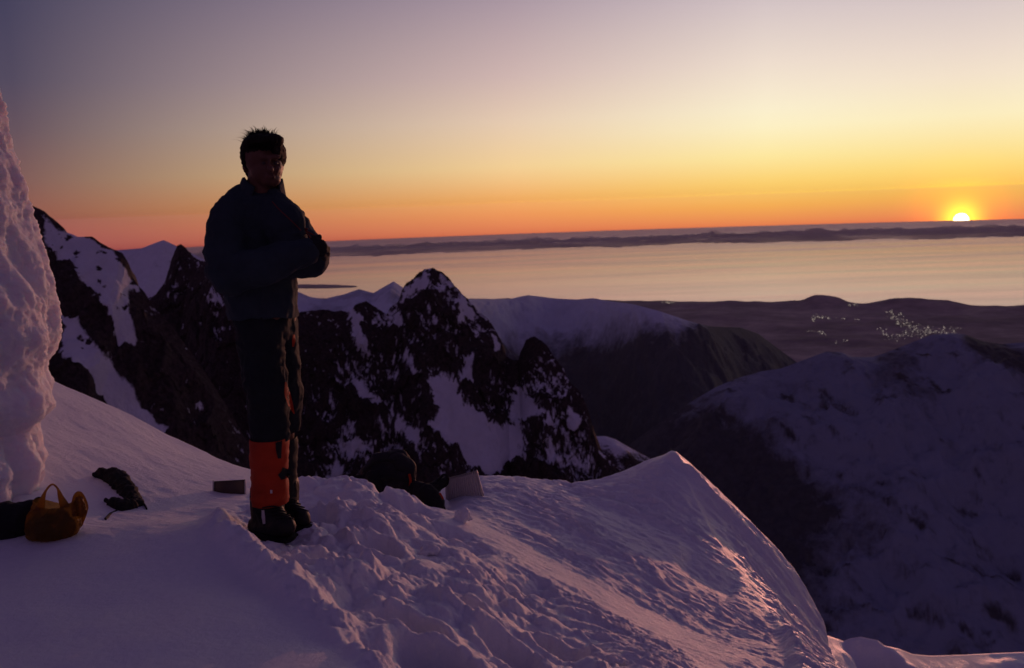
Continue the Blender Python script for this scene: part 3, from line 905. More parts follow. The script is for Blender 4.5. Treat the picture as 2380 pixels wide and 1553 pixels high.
# ------------------------------------------------------------------ lower ledge, bottom right
def build_ledge():
    nu, nv = 260, 120
    top = np.array([(1860, 1440), (1920, 1476), (1960, 1490), (1975, 1484), (2000, 1480), (2040, 1488), (2055, 1500), (2090, 1508), (2120, 1520), (2160, 1524), (2230, 1522), (2320, 1518), (2480, 1512), (2600, 1506)], float)
    px = np.linspace(1860, 2600, nu); py = np.interp(px, top[:, 0], top[:, 1])
    C = at(px, py, 12.0 + 6 * sstep(2080, 2300, px))
    w = np.concatenate([-np.linspace(1, .05, 14) ** 1.5 * 4, np.linspace(0, 5, nv - 14)])
    X = C[:, None, 0] + 0 * w[None]; Y = C[:, None, 1] - w[None]
    Z = C[:, None, 2] - np.where(w > 0, .10 * w, 1.6 * -w)[None]
    blk = np.exp(-((px - 2010) / 48) ** 4)[:, None]
    Z = Z - blk * .9 * sstep(.0, .5, w)[None]
    Z = Z + .12 * fbm(X * .8, Y * .8, oct=5, mode=1) * sstep(0, .6, np.abs(w))[None]
    P = np.stack([X, Y, Z], -1)
    link('snow_ledge', mesh_from('snow_ledge', P, grid_faces(nu, nv)[:, ::-1], attrs={'ice': np.full(X.shape, .6)}), M_SNOW, kind='structure')


build_ledge()

# ------------------------------------------------------------------ organic shapes
def cap_mesh(p0, r0, p1, r1, ns=16, nr=6):
    p0 = np.asarray(p0, float); p1 = np.asarray(p1, float)
    ax = p1 - p0; Ln = np.linalg.norm(ax)
    ax = ax / Ln if Ln > 1e-6 else np.array([0, 0, 1.])
    t = np.array([1., 0, 0]) if abs(ax[0]) < .8 else np.array([0, 1., 0])
    u = np.cross(ax, t); u /= np.linalg.norm(u); v = np.cross(ax, u)
    rings = []
    for k in range(nr + 1):
        a = -math.pi / 2 + k / nr * math.pi / 2
        rings.append((p0 + ax * r0 * math.sin(a), max(1e-4, r0 * math.cos(a))))
    for k in range(nr + 1):
        a = k / nr * math.pi / 2
        rings.append((p1 + ax * r1 * math.sin(a), max(1e-4, r1 * math.cos(a))))
    an = np.linspace(0, 2 * np.pi, ns, endpoint=False)
    V = np.concatenate([c + r * (np.cos(an)[:, None] * u + np.sin(an)[:, None] * v) for c, r in rings])
    n = len(rings); F = []
    for i in range(n - 1):
        for j in range(ns):
            F.append((i * ns + j, i * ns + (j + 1) % ns, (i + 1) * ns + (j + 1) % ns, (i + 1) * ns + j))
    return V, np.array(F)


def ell_mesh(c, r, rot=None):
    V, F = cap_mesh((0, 0, -1e-4), 1, (0, 0, 1e-4), 1, 20, 8)
    V = V * np.asarray(r, float)
    if rot is not None:
        V = V @ np.array(rot).T
    return V + np.asarray(c, float), F


def blob(parts, voxel, smooth=6, fac=.5, disp=None):
    """melt capsules and ellipsoids into one skin; returns vertices, faces, normals"""
    Vs, Fs, k = [], [], 0
    for p in parts:
        V, F = cap_mesh(*p[1:]) if p[0] == 'cap' else ell_mesh(*p[1:])
        Vs.append(V); Fs.append(F + k); k += len(V)
    me = mesh_from('tmp', np.concatenate(Vs), np.concatenate(Fs))
    o = bpy.data.objects.new('tmp', me); COL.objects.link(o)
    m = o.modifiers.new('r', 'REMESH'); m.mode = 'VOXEL'; m.voxel_size = voxel
    s = o.modifiers.new('s', 'SMOOTH'); s.factor = fac; s.iterations = smooth
    dg = bpy.context.evaluated_depsgraph_get(); dg.update()
    ev = bpy.data.meshes.new_from_object(o.evaluated_get(dg))
    bpy.data.objects.remove(o)
    n = len(ev.vertices)
    co = np.empty(n * 3, np.float32); ev.vertices.foreach_get('co', co); co = co.reshape(-1, 3).astype(float)
    no = np.empty(n * 3, np.float32); ev.vertices.foreach_get('normal', no); no = no.reshape(-1, 3).astype(float)
    if disp is not None:
        co = co + no * disp(co, no)[:, None]
        ev.vertices.foreach_set('co', co.astype(np.float32).ravel())
    ev.polygons.foreach_set('use_smooth', np.ones(len(ev.polygons), bool))
    ev.update()
    return ev


def chain(pts):
    """[(point, radius), ...] -> capsules"""
    return [('cap', a, ra, b, rb) for (a, ra), (b, rb) in zip(pts[:-1], pts[1:])]


def folds(amp=.006, sc=9., sz=14., fine=.002):
    def f(co, no):
        return amp * fbm(co[:, 0] * sc, co[:, 1] * sc, co[:, 2] * sz, oct=4, mode=1) - amp * .4 + fine * fbm(co[:, 0] * 45, co[:, 1] * 45, co[:, 2] * 45, oct=2)
    return f


def tube_mesh(pts, radii, ns=8, flat=1.0, flat_dir=None):
    pts = np.asarray(pts, float); n = len(pts)
    radii = np.broadcast_to(np.asarray(radii, float), (n,))
    tg = np.gradient(pts, axis=0); tg /= np.linalg.norm(tg, axis=1, keepdims=True) + 1e-12
    ref = np.array([0, 1., 0]) if flat_dir is None else np.asarray(flat_dir, float)
    V = []
    for p, t, r in zip(pts, tg, radii):
        u = np.cross(t, ref); u /= np.linalg.norm(u) + 1e-9; v = np.cross(t, u)
        for k in range(ns):
            a = 2 * math.pi * k / ns
            V.append(p + r * (math.cos(a) * u + flat * math.sin(a) * v))
    V = np.array(V); F = []
    for i in range(n - 1):
        for j in range(ns):
            F.append((i * ns + j, i * ns + (j + 1) % ns, (i + 1) * ns + (j + 1) % ns, (i + 1) * ns + j))
    V = np.concatenate([V, pts[:1], pts[-1:]]); a, b = n * ns, n * ns + 1
    for j in range(ns):
        F.append((a, (j + 1) % ns, j, j)); F.append((b, (n - 1) * ns + j, (n - 1) * ns + (j + 1) % ns, (n - 1) * ns + (j + 1) % ns))
    tri = [f for f in F]
    me = bpy.data.meshes.new('tube')
    me.from_pydata([tuple(x) for x in V], [], [tuple(dict.fromkeys(f)) for f in tri])
    me.polygons.foreach_set('use_smooth', np.ones(len(me.polygons), bool)); me.update()
    return me


def spline(pts, n):
    """Catmull-Rom through the points"""
    p = np.asarray(pts, float); p = np.concatenate([2 * p[:1] - p[1:2], p, 2 * p[-1:] - p[-2:-1]])
    out = []
    m = len(p) - 3
    for s in np.linspace(0, m - 1e-6, n):
        i = int(s); t = s - i; a, b, c, d = p[i:i + 4]
        out.append(.5 * (2 * b + (c - a) * t + (2 * a - 5 * b + 4 * c - d) * t * t + (3 * b - a - 3 * c + d) * t ** 3))
    return np.array(out)


# ------------------------------------------------------------------ cloth, skin and gear materials
def cloth(name, c, rough=.8, sc=60., bstr=.25, var=.5):
    m, N, L, b = mat(name, c, rough, .2)
    co = obj_coord(N); n = noise_node(N, L, sc, 5, .6, co); n2 = noise_node(N, L, 6, 4, .6, co)
    L.new(cramp(N, L, n2.outputs[0], [(.3, tuple(x * (1 - var * .5) for x in c)), (.7, tuple(min(1, x * (1 + var * .5)) for x in c))]), b.inputs['Base Color'])
    bump(N, L, b, n.outputs[0], bstr, .004)
    return m


M_JACKET = cloth('jacket_fabric', (.024, .036, .044))
M_TROUSER = cloth('trouser_fabric', (.011, .015, .017))
M_ORANGE = cloth('orange_fabric', (.38, .034, .008), .65, 90)
M_BLACK = cloth('black_fabric', (.014, .013, .014), .75)
M_PACK = cloth('pack_fabric', (.020, .017, .022), .7)
M_BOOT = cloth('boot_leather', (.014, .012, .012), .55)
M_SOLE = cloth('boot_rubber', (.010, .010, .010), .8)
M_SKIN = cloth('skin', (.13, .060, .040), .5, 120, .15, .25)
M_HAIR = mat('dark_hair', (.014, .009, .007), .75, .15)[0]
M_CORD = mat('cord', (.16, .02, .015), .7)[0]
M_PALE = mat('pale_strap', (.55, .50, .50), .6)[0]
M_METAL, _N, _L, _b = mat('windscreen_metal', (.62, .58, .56), .42, .5, .85)
_n = noise_node(_N, _L, 30, 5, .6, obj_coord(_N)); _L.new(cramp(_N, _L, _n.outputs[0], [(.3, (.34, .34, .34)), (.7, (.6, .6, .6))]), _b.inputs['Roughness'])
M_DARKMETAL = mat('dark_metal', (.10, .075, .06), .45, .5, .7)[0]  # darker and browner than the windscreen metal


def plastic_material():
    m, N, L, b = mat('yellow_plastic', (.17, .095, .018), .4, .4)
    out = [n for n in N if n.type == 'OUTPUT_MATERIAL'][0]
    tr = N.new('ShaderNodeBsdfTranslucent'); tr.inputs[0].default_value = (.24, .13, .022, 1)
    tp = N.new('ShaderNodeBsdfTransparent'); tp.inputs[0].default_value = (1.0, .72, .25, 1)
    m1 = N.new('ShaderNodeMixShader'); m1.inputs[0].default_value = .55; L.new(b.outputs[0], m1.inputs[1]); L.new(tr.outputs[0], m1.inputs[2])
    m2 = N.new('ShaderNodeMixShader'); m2.inputs[0].default_value = .32; L.new(m1.outputs[0], m2.inputs[1]); L.new(tp.outputs[0], m2.inputs[2])
    L.new(m2.outputs[0], out.inputs[0])
    n = noise_node(N, L, 40, 4, .6, obj_coord(N)); bump(N, L, b, n.outputs[0], .4, .01)
    return m


M_BAG = plastic_material()


# ------------------------------------------------------------------ the climber
def build_person():
    from mathutils.bvhtree import BVHTree
    YP = 4.45
    R0 = np.array(at(620, 1236, YP)); S = 520.0
    root = thing('person', Vector(R0), 'climber with tousled hair, dark jacket and orange gaiters standing with folded arms', 'person')

    def P(px, py, dy=0.0):
        return np.array(at(px, py, YP + dy)) - R0

    def C(px, py, dy, r):
        return (P(px, py, dy), r / S)

    def E(px, py, dy, rx, ry, rz):
        return ('ell', P(px, py, dy), (rx / S, ry / S, rz / S))

    # ---- body: one skin from head to foot
    parts = [E(611, 364, .0, 43, 52, 46), E(619, 392, -.02, 37, 40, 42), E(628, 418, -.04, 24, 26, 17), E(622, 366, -.075, 30, 14, 9),
             ('cap', P(626, 377, -.105), 5 / S, P(629, 394, -.125), 8 / S), E(610, 392, -.072, 13, 10, 10), E(640, 392, -.07, 11, 10, 10), E(628, 411, -.088, 13, 9, 4.5),
             E(571, 386, .02, 7, 14, 17), E(655, 384, .04, 4, 13, 15)]
    parts += chain([C(612, 412, .01, 35), C(604, 470, .03, 36), C(596, 530, .05, 70), C(604, 640, .05, 66), C(612, 720, .05, 66)])
    parts += chain([C(580, 500, .0, 34), C(545, 515, -.06, 32), C(532, 625, -.12, 27), C(620, 612, -.17, 24), C(700, 586, -.17, 18), C(722, 578, -.16, 17)])
    parts += chain([C(630, 500, .12, 34), C(676, 520, .14, 30), C(722, 604, .08, 26), C(640, 600, -.06, 22)])
    parts += chain([C(605, 735, .02, 52), C(620, 900, -.02, 38), C(624, 1040, .0, 32), C(626, 1180, .0, 22), C(640, 1212, -.06, 18)])
    parts += chain([C(640, 735, .12, 50), C(652, 900, .15, 36), C(655, 1040, .18, 30), C(656, 1180, .18, 22), C(672, 1200, .12, 18)])
    # near hand: palm over the far sleeve, four bent fingers and a thumb
    parts += [E(732, 574, -.155, 20, 8, 17)]
    for i in range(4):
        kx, ky = 741 + [0, 4, 5, 2][i], 560 + 9.5 * i
        ln = [14, 17, 16, 12][i]
        parts += chain([C(kx - 6, ky, -.155, 5.2), C(kx + ln * .55, ky + 3, -.15, 4.8), C(kx + ln, ky + 9, -.115, 4.4), C(kx + ln * .95, ky + 13, -.08, 4.0)])
    parts += chain([C(722, 566, -.16, 6), C(731, 553, -.15, 5.4), C(743, 551, -.125, 4.8)])

    gl = [E(732, 574, -.155, 22, 10, 19)]
    for i in range(4):
        kx, ky = 741 + [0, 4, 5, 2][i], 560 + 9.5 * i
        ln = [14, 17, 16, 12][i]
        gl += chain([C(kx - 6, ky, -.155, 6.6), C(kx + ln * .55, ky + 3, -.15, 6.2), C(kx + ln, ky + 9, -.115, 5.8), C(kx + ln * .95, ky + 13, -.08, 5.2)])
    gl += chain([C(722, 566, -.16, 7.4), C(731, 553, -.15, 6.8), C(743, 551, -.125, 6.2)]) + chain([C(700, 586, -.17, 23), C(724, 578, -.16, 20)])
    link('glove', blob(gl, .0045, 3, .45, folds(.003, 30, 30, .001)), M_BLACK, root)

    eyes = [P(611, 379, -.1), P(639, 379, -.095)]

    def face(co, no):
        d = np.zeros(len(co))
        for e in eyes:
            r2 = ((co[:, 0] - e[0]) / .019) ** 2 + ((co[:, 2] - e[2]) / .012) ** 2
            d -= .010 * np.exp(-r2) * (co[:, 1] < e[1] + .05)
        mo = P(628, 411, -.1); r2 = ((co[:, 0] - mo[0]) / .024) ** 2 + ((co[:, 2] - mo[2]) / .0035) ** 2
        return d - .004 * np.exp(-r2) * (co[:, 1] < mo[1] + .05)

    body = link('body', blob(parts, .0062, 4, .45, face), M_SKIN, root)
    for e in eyes:
        V, F = ell_mesh(e + np.array([0, .018, 0]), (.009, .009, .009)); me = mesh_from('eye', V, F)
        link('eye', me, mat('eye_dark', (.06, .04, .035), .35)[0], root)

    # ---- hair: cap of clumps plus wind-blown spikes
    hv = [E(610, 348, .014, 45, 55, 34), E(580, 364, .015, 15, 40, 26), E(649, 362, .025, 9, 38, 24), E(608, 385, .06, 41, 30, 36), E(606, 330, -.045, 36, 32, 13), E(632, 328, -.035, 24, 30, 13), E(610, 343, .008, 43, 44, 24), E(646, 354, .0, 12, 42, 20)]
    hair = link('hair', blob(hv, .006, 3, .5, lambda co, no: .012 * fbm(co[:, 0] * 34, co[:, 1] * 34, co[:, 2] * 18, oct=4, mode=1)), M_HAIR, root)
    rs = random.Random(3)
    V, F = [], []
    strands = []
    for i in range(420):
        a = rs.uniform(0, 2 * math.pi); q = rs.random() ** .6
        bx = 611 + 40 * q * math.cos(a); dy = .02 + .085 * q * math.sin(a)
        by = 350 - 33 * math.sqrt(max(0, 1 - (q * .9) ** 2))
        ln = rs.choice((6, 8, 10, 12, 15, 19)) * rs.uniform(.7, 1.2) * (1.0 if q < .8 else .7)
        sx = (bx - 611) * .22 + rs.gauss(-5, 7)
        strands.append(((bx, by + 4, dy), (bx + sx * .6, by - ln * .6, dy), (bx + sx * 1.5, by - ln + rs.uniform(-1, 3), dy)))
    strands += [((590, 330, -.02), (578, 318, -.02), (568, 312, -.02)), ((592, 332, .0), (575, 325, .0), (562, 322, .0)), ((596, 328, .0), (588, 312, .0), (580, 306, .0)),
                ((586, 334, .02), (570, 329, .02), (558, 330, .02)), ((605, 326, .0), (607, 312, .0), (608, 303, .0)), ((618, 328, .0), (624, 312, .0), (616, 304, .0)),
                ((640, 330, .0), (634, 316, .0), (630, 310, .0)), ((648, 336, .0), (656, 332, .0), (661, 340, .0)), ((645, 333, .0), (653, 328, .0), (658, 336, .0)),
                ((574, 360, .0), (567, 368, .0), (562, 374, .0)), ((571, 372, .02), (565, 382, .02), (562, 390, .02)), ((652, 355, .0), (659, 366, .0), (660, 378, .0))]
    for i in range(110):
        fx = rs.uniform(578, 650); fy = 336 + rs.uniform(-3, 6)
        strands.append(((fx, fy, -.10 + .0004 * abs(fx - 615)), (fx + rs.gauss(-2, 3), fy + 7, -.118 + .0006 * abs(fx - 615)), (fx + rs.gauss(-5, 6), fy + rs.uniform(6, 16), -.112 + .0008 * abs(fx - 615))))
    for st in strands:
        pts = spline([P(s_[0], s_[1] - (5 if st[0][1] < 345 and s_ is not st[0] else 0), s_[2]) for s_ in st], 5); k0 = len(V); rd = [.0026, .0022, .0016, .001, .0003]
        for p, r in zip(pts, rd):
            for k in range(3):
                aa = k * 2.094; V.append((p[0] + r * math.cos(aa), p[1] + r * math.sin(aa), p[2]))
        for i in range(4):
            for k in range(3):
                F.append((k0 + 3 * i + k, k0 + 3 * i + (k + 1) % 3, k0 + 3 * i + 3 + (k + 1) % 3, k0 + 3 * i + 3 + k))
    link('hair_strands', mesh_from('hair_strands', V, F), M_HAIR, hair, kind='stuff')

    # ---- jacket
    jp = chain([C(592, 515, .05, 90), C(598, 600, .06, 93), C(606, 680, .06, 84), C(610, 720, .06, 84)])
    jp += chain([C(560, 496, -.02, 50), C(600, 482, .03, 46), C(640, 505, .1, 46)])
    jp += chain([C(543, 503, -.05, 50), C(530, 540, -.08, 52), C(529, 618, -.12, 51), C(536, 640, -.13, 46)])           # near upper arm
    jp += chain([C(536, 636, -.13, 46), C(600, 622, -.17, 43), C(665, 602, -.18, 38), C(712, 586, -.17, 28)])             # near forearm
    jp += chain([C(650, 500, .12, 46), C(680, 530, .12, 40), C(718, 598, .08, 46), C(724, 600, .05, 43)])                 # far upper arm and elbow
    jp += chain([C(720, 606, .05, 40), C(660, 612, -.04, 36)])
    jp += chain([C(636, 486, -.02, 40), C(658, 524, -.05, 53), C(668, 550, -.06, 46)])                                      # puffed chest

    def jf(co, no):
        f = folds(.018, 6, 7.5, .003)(co, no)
        return f

    jme = blob(jp, .008, 5, .5, jf)
    jco = np.empty(len(jme.vertices) * 3, np.float32); jme.vertices.foreach_get('co', jco); jco = jco.reshape(-1, 3)
    hem = P(610, 742, 0)[2] + .012 * np.sin(jco[:, 0] * 11 + 1) + .004 * np.sin(jco[:, 0] * 60); jco[:, 2] = np.maximum(jco[:, 2], hem)
    jme.vertices.foreach_set('co', jco.ravel()); jme.update()
    jk = link('jacket', jme, M_JACKET, root)
    # collar: standing ring, open at the throat
    cu = np.linspace(-2.5, 2.5, 40); cv = np.linspace(0, 1, 7)
    CV = []
    c0, c1 = P(604, 470, .02), P(609, 413, .02)
    for a in cu:
        for t in cv:
            r = (61 - 15 * t) / S + .004 * math.sin(a * 5)
            c = c0 * (1 - t) + c1 * t
            lift = .008 * math.sin(a * 3 + 1) * t - .05 * t * max(0, math.cos(a) * -1)
            x = c[0] + r * math.sin(a - .5) * 1.0; y = c[1] + r * .95 * math.cos(a - .5)
            CV.append((x, y, c[2] + lift))
    V = np.array(CV); V2 = V + (V - np.array([0, 0, 0])) * 0
    ctr = np.array([c0[0], c0[1], 0]); dirn = V - ctr; dirn[:, 2] = 0; dirn /= np.linalg.norm(dirn, axis=1, keepdims=True)
    V2 = V - dirn * .008
    F = grid_faces(40, 7); F = np.concatenate([F, F[:, ::-1] + 280])
    rim = []
    for i in range(39):
        rim.append((i * 7 + 6, (i + 1) * 7 + 6, 280 + (i + 1) * 7 + 6, 280 + i * 7 + 6))
    for j in range(6):
        rim.append((j, j + 1, 280 + j + 1, 280 + j)); rim.append((39 * 7 + j + 1, 39 * 7 + j, 280 + 39 * 7 + j, 280 + 39 * 7 + j + 1))
    link('collar', mesh_from('collar', np.concatenate([V, V2]), np.concatenate([F, np.array(rim)])), M_JACKET, jk)
    flap = blob(chain([C(636, 452, -.02, 16), C(652, 466, -.01, 11), C(660, 484, .0, 12)]), .005, 3)
    link('collar_flap', flap, M_JACKET, jk)
    link('toggle', tube_mesh(spline([P(655, 463, -.01), P(662, 464, -.012), P(669, 463, -.012)], 6), [.004, .004, .006, .007, .007, .004]), M_CORD, jk)
    for pts in ([(708, 534), (718, 541), (730, 547), (735, 553), (733, 566)], [(707, 537), (715, 545), (721, 553), (726, 562)], [(703, 528), (712, 533), (715, 531)]):
        link('drawcord', tube_mesh(spline([P(x, y, -.075) for x, y in pts], 14), .0033, 6), M_CORD, jk)

    # ---- trousers
    tp = chain([C(610, 690, .06, 70), C(613, 755, .06, 68)])
    tp += chain([C(602, 745, .01, 56), C(610, 840, -.02, 51), C(618, 905, -.04, 51), C(624, 950, -.02, 46), C(626, 1005, .0, 46), C(626, 1032, .0, 46)])
    tp += chain([C(634, 745, .11, 56), C(652, 860, .13, 47), C(658, 915, .13, 46), C(658, 960, .16, 41), C(655, 1032, .18, 41)])
    tme = blob(tp, .008, 4, .5, folds(.02, 6.5, 8, .003))
    tco = np.empty(len(tme.vertices) * 3, np.float32); tme.vertices.foreach_get('co', tco); tco = tco.reshape(-1, 3)
    hem = P(625, 1024, 0)[2] + .004 * np.sin(tco[:, 0] * 60) + .003 * np.sin(tco[:, 1] * 45); tco[:, 2] = np.maximum(tco[:, 2], hem)
    tme.vertices.foreach_set('co', tco.ravel()); tme.update()
    tr = link('trousers', tme, M_TROUSER, root)

    # ---- gaiters
    def gaiter(cx, dy, x0, r):
        na, nr = 64, 30; V = []
        for py in np.linspace(1018, 1168, nr):
            rr = np.interp(py, [1018, 1030, 1060, 1100, 1135, 1156, 1168], [1.0, 1.05, 1.03, .98, 1.0, 1.05, 1.0]) * r
            c = P(cx + (py - 1090) * .01, py, dy)
            for k in range(na):
                a = 2 * math.pi * k / na
                V.append((c[0] + rr / S * math.cos(a), c[1] + rr / S * 1.08 * math.sin(a), c[2]))
        V = np.array(V); nd = np.tile(np.stack([np.cos(np.arange(na) / na * 2 * np.pi), np.sin(np.arange(na) / na * 2 * np.pi), np.zeros(na)], 1), (nr, 1))
        V += nd * (.009 * fbm(V[:, 0] * 9 + dy, V[:, 1] * 9, V[:, 2] * 22, oct=4, mode=1) - .003)[:, None]
        F = grid_faces(nr, na); F = np.concatenate([F, np.array([(i * na + na - 1, (i + 1) * na + na - 1, (i + 1) * na, i * na) for i in range(nr - 1)])])
        return mesh_from('gaiter', V, F[:, ::-1])

    g1 = link('gaiter', gaiter(626, -.01, 583, 43), M_ORANGE, root)
    g2 = link('gaiter', gaiter(649, .18, 640, 43), M_BLACK, root)  # far gaiter in black: shade on the rear leg put into its colour

    # ---- boots with thick soles
    def boot(ax, ay, dy, tx, tdy):
        bp = chain([C(ax, ay - 24, dy, 42), C(ax, ay + 6, dy, 41), C(ax - 8, ay + 42, dy + .03, 31)])
        bp += chain([C(ax, ay + 16, dy, 37), C((ax + tx) / 2, ay + 44, (dy + tdy) / 2, 29), C(tx, ay + 54, tdy, 24)])
        bp += chain([C(ax - 26, ay + 52, dy + .03, 22), C(tx - 12, ay + 56, tdy + .01, 24)])
        b = link('boot', blob(bp, .007, 4, .5, folds(.004, 18, 22, .0015)), M_BOOT, root)
        sp = chain([C(ax - 14, ay + 62, dy + .03, 30), C((ax + tx) / 2, ay + 66, (dy + tdy) / 2, 33), C(tx + 2, ay + 66, tdy, 27)])
        me = blob(sp, .007, 2)
        co = np.empty(len(me.vertices) * 3, np.float32); me.vertices.foreach_get('co', co); co = co.reshape(-1, 3)
        zc = P(ax, ay + 64, dy)[2]; co[:, 2] = zc + np.clip(co[:, 2] - zc, -.02, .02); me.vertices.foreach_set('co', co.ravel()); me.update()
        link('sole', me, M_SOLE, b)
        for q in range(4):
            lp = [P(ax + 12 + 9 * q - 24, ay + 10 + 8 * q, dy - .09 - .018 * q), P(ax + 14 + 9 * q, ay + 7 + 8 * q, dy - .095 - .02 * q), P(ax + 34 + 9 * q, ay + 12 + 8 * q, dy - .075 - .02 * q)]
            link('lace', tube_mesh(spline(lp, 8), .0035, 6), M_BLACK, b)
        return b

    b1 = boot(622, 1170, -.01, 664, -.15)
    b2 = boot(656, 1152, .19, 700, .10)

    # ---- strips laid on the clothing, found by looking along the ray at the built surface
    def bvh(*objs):
        V, F = [], []
        for o in objs:
            k = len(V); V += [v.co.copy() for v in o.data.vertices]; F += [[i + k for i in p.vertices] for p in o.data.polygons]
        return BVHTree.FromPolygons(V, F)

    def strip(name, bv, line, wid, m, parent, off=.003, n=24):
        line = spline(line, n); V = []
        tg = np.gradient(line, axis=0); tg /= np.linalg.norm(tg, axis=1, keepdims=True)
        wid = np.interp(np.linspace(0, 1, n), np.linspace(0, 1, len(wid)), wid)
        nw = 5; last = 0.0
        for p, t, w in zip(line, tg, wid):
            for s in np.linspace(-1, 1, nw):
                qx, qy = p[0] - t[1] * s * w, p[1] + t[0] * s * w
                d = Vector(ray(qx, qy)).normalized(); h = bv.ray_cast(Vector(-R0), d)
                L_ = h[3] if h[0] is not None else (last or YP / d.y)
                last = L_
                V.append(np.array(-R0) + np.array(d) * (L_ - off))
        V = np.array(V); V2 = V + np.array(Vector(ray(620, 800)).normalized()) * (off * 1.6)
        F = grid_faces(n, nw); F = np.concatenate([F, F[:, ::-1] + n * nw])
        return link(name, mesh_from(name, np.concatenate([V, V2]), F), m, parent)

    bt = bvh(tr); bg = bvh(g1); bj = bvh(jk); bb = bvh(b1, g1)
    strip('zip_panel', bt, [(664, 888), (668, 915), (675, 940), (684, 962)], [1.5, 7, 6, 1], M_ORANGE, tr)
    strip('zip_panel', bt, [(683, 778), (683, 792), (681, 806)], [2, 4, 2], M_ORANGE, tr)
    strip('seam', bt, [(660, 840), (661, 865), (664, 888)], [1.2, 1.2, 1.2], M_PALE if False else M_JACKET, tr)
    strip('strap', bg, [(648, 1020), (648, 1045), (650, 1066)], [8, 7, 4], M_BLACK, g1)
    strip('strap', bg, [(650, 1110), (664, 1100), (668, 1090)], [7, 12, 12], M_BLACK, g1)
    strip('jacket_zip', bj, [(632, 468), (650, 488), (676, 512), (700, 536)], [.9, .9, .9, .9], M_CORD, jk)
    strip('boot_tab', bb, [(611, 1186), (612, 1202), (614, 1218)], [3, 4, 3], M_PALE, b1)
    strip('buckle', bb, [(628, 1143), (633, 1143)], [4, 4], M_PALE, g1)


build_person()


# ------------------------------------------------------------------ things lying in the snow
def onsnow(px, py, toward=.03, lift=0.0):
    h = np.array(hit(px, py)); n = h / np.linalg.norm(h)
    return h - n * toward + np.array([0, 0, lift])


def thing_blob(name, label, cat, parts, voxel, m, disp=None, smooth=4):
    lows = np.array([p[1] if p[0] == 'ell' else (np.array(p[1]) + np.array(p[3])) / 2 for p in parts])
    base = lows.mean(0); base[2] = lows[:, 2].min()
    q = []
    for p in parts:
        q.append(('ell', np.array(p[1]) - base, p[2]) if p[0] == 'ell' else ('cap', np.array(p[1]) - base, p[2], np.array(p[3]) - base, p[4]))
    root = thing(name, Vector(base), label, cat)
    return root, base, q, (lambda nm, prts, mm, dd=disp, vx=voxel, sm=smooth, par=None: link(nm, blob(prts, vx, sm, .5, dd), mm, par or root))


def px_m(Y):
    return Y / FPX


# backpack resting behind the trodden bank
def build_pack():
    Y = 6.6; k = px_m(Y)
    base = np.array(at(893, 1150, Y))
    root = thing('backpack', Vector(base), 'bulky black backpack lying in the snow behind the trodden bank', 'backpack')

    def C(px, py, dy, r):
        return (np.array(at(px, py, Y + dy)) - base, r * k)

    bd = chain([C(862, 1118, 0, 34), C(890, 1098, .02, 42), C(925, 1094, .02, 40), C(930, 1120, 0, 36), C(880, 1128, -.02, 32), C(862, 1118, 0, 34)]) + chain([C(880, 1086, .03, 32), C(928, 1076, .03, 30)]) + chain([C(845, 1128, .0, 20), C(862, 1096, .0, 24)])
    pb = link('pack_body', blob(bd, .010, 3, .5, folds(.03, 7, 7, .003)), M_PACK, root)
    ld = chain([C(925, 1075, -.02, 24), C(945, 1088, -.02, 23), C(946, 1112, -.03, 20)])
    link('lid', blob(ld, .008, 3, .5, folds(.008, 12, 12, .001)), M_PACK, root)
    pk = chain([C(866, 1108, -.12, 16), C(872, 1132, -.12, 18)])
    link('side_pocket', blob(pk, .007, 3, .5, folds(.006, 14, 14, .001)), M_BLACK, root)
    for pts in ([(846, 1098), (868, 1078), (892, 1070), (918, 1072)], [(850, 1122), (882, 1112), (915, 1112), (950, 1120)]):
        link('compression_strap', tube_mesh(spline([np.array(at(x, y, Y - .135)) - base for x, y in pts], 16), .012, 8, .3), M_BLACK, root)
    for pts in ([(848, 1114), (832, 1110), (822, 1116), (828, 1122), (844, 1120)], [(955, 1120), (975, 1128), (990, 1142), (984, 1156)]):
        link('shoulder_strap', tube_mesh(spline([np.array(at(x, y, Y - .1)) - base for x, y in pts], 18), .017, 8, .45), M_BLACK, root)
    link('strap_end', tube_mesh(spline([np.array(at(x, y, Y - .14)) - base for x, y in ((951, 1102), (954, 1116), (953, 1132))], 8), .008, 6, .4), M_ORANGE, root)


build_pack()


def build_gearbag():
    Y = 6.35; k = px_m(Y)
    base = np.array(at(1005, 1190, Y))
    root = thing('gear_bag', Vector(base), 'crumpled black gear bag between the backpack and the silver windscreen', 'bag')

    def C(px, py, dy, r):
        return (np.array(at(px, py, Y + dy)) - base, r * k)

    link('bag_body', blob(chain([C(968, 1138, .1, 20), C(992, 1148, .02, 24), C(1012, 1168, -.02, 22), C(1024, 1186, -.04, 14)]) + chain([C(1000, 1140, .1, 18), C(1022, 1124, .15, 14), C(1036, 1116, .18, 9)]), .008, 3, .5, folds(.012, 14, 14, .002)), M_BLACK, root)
    link('bag_strap', tube_mesh(spline([np.array(at(x, y, Y + .12)) - base for x, y in ((1018, 1118), (1030, 1104), (1040, 1108), (1040, 1124), (1028, 1134))], 18), .008, 6, .5), M_BLACK, root)
    link('zip_pull', tube_mesh(spline([np.array(at(x, y, Y - .1)) - base for x, y in ((1022, 1146), (1026, 1152), (1030, 1160))], 6), .006, 6), M_ORANGE, root)


build_gearbag()


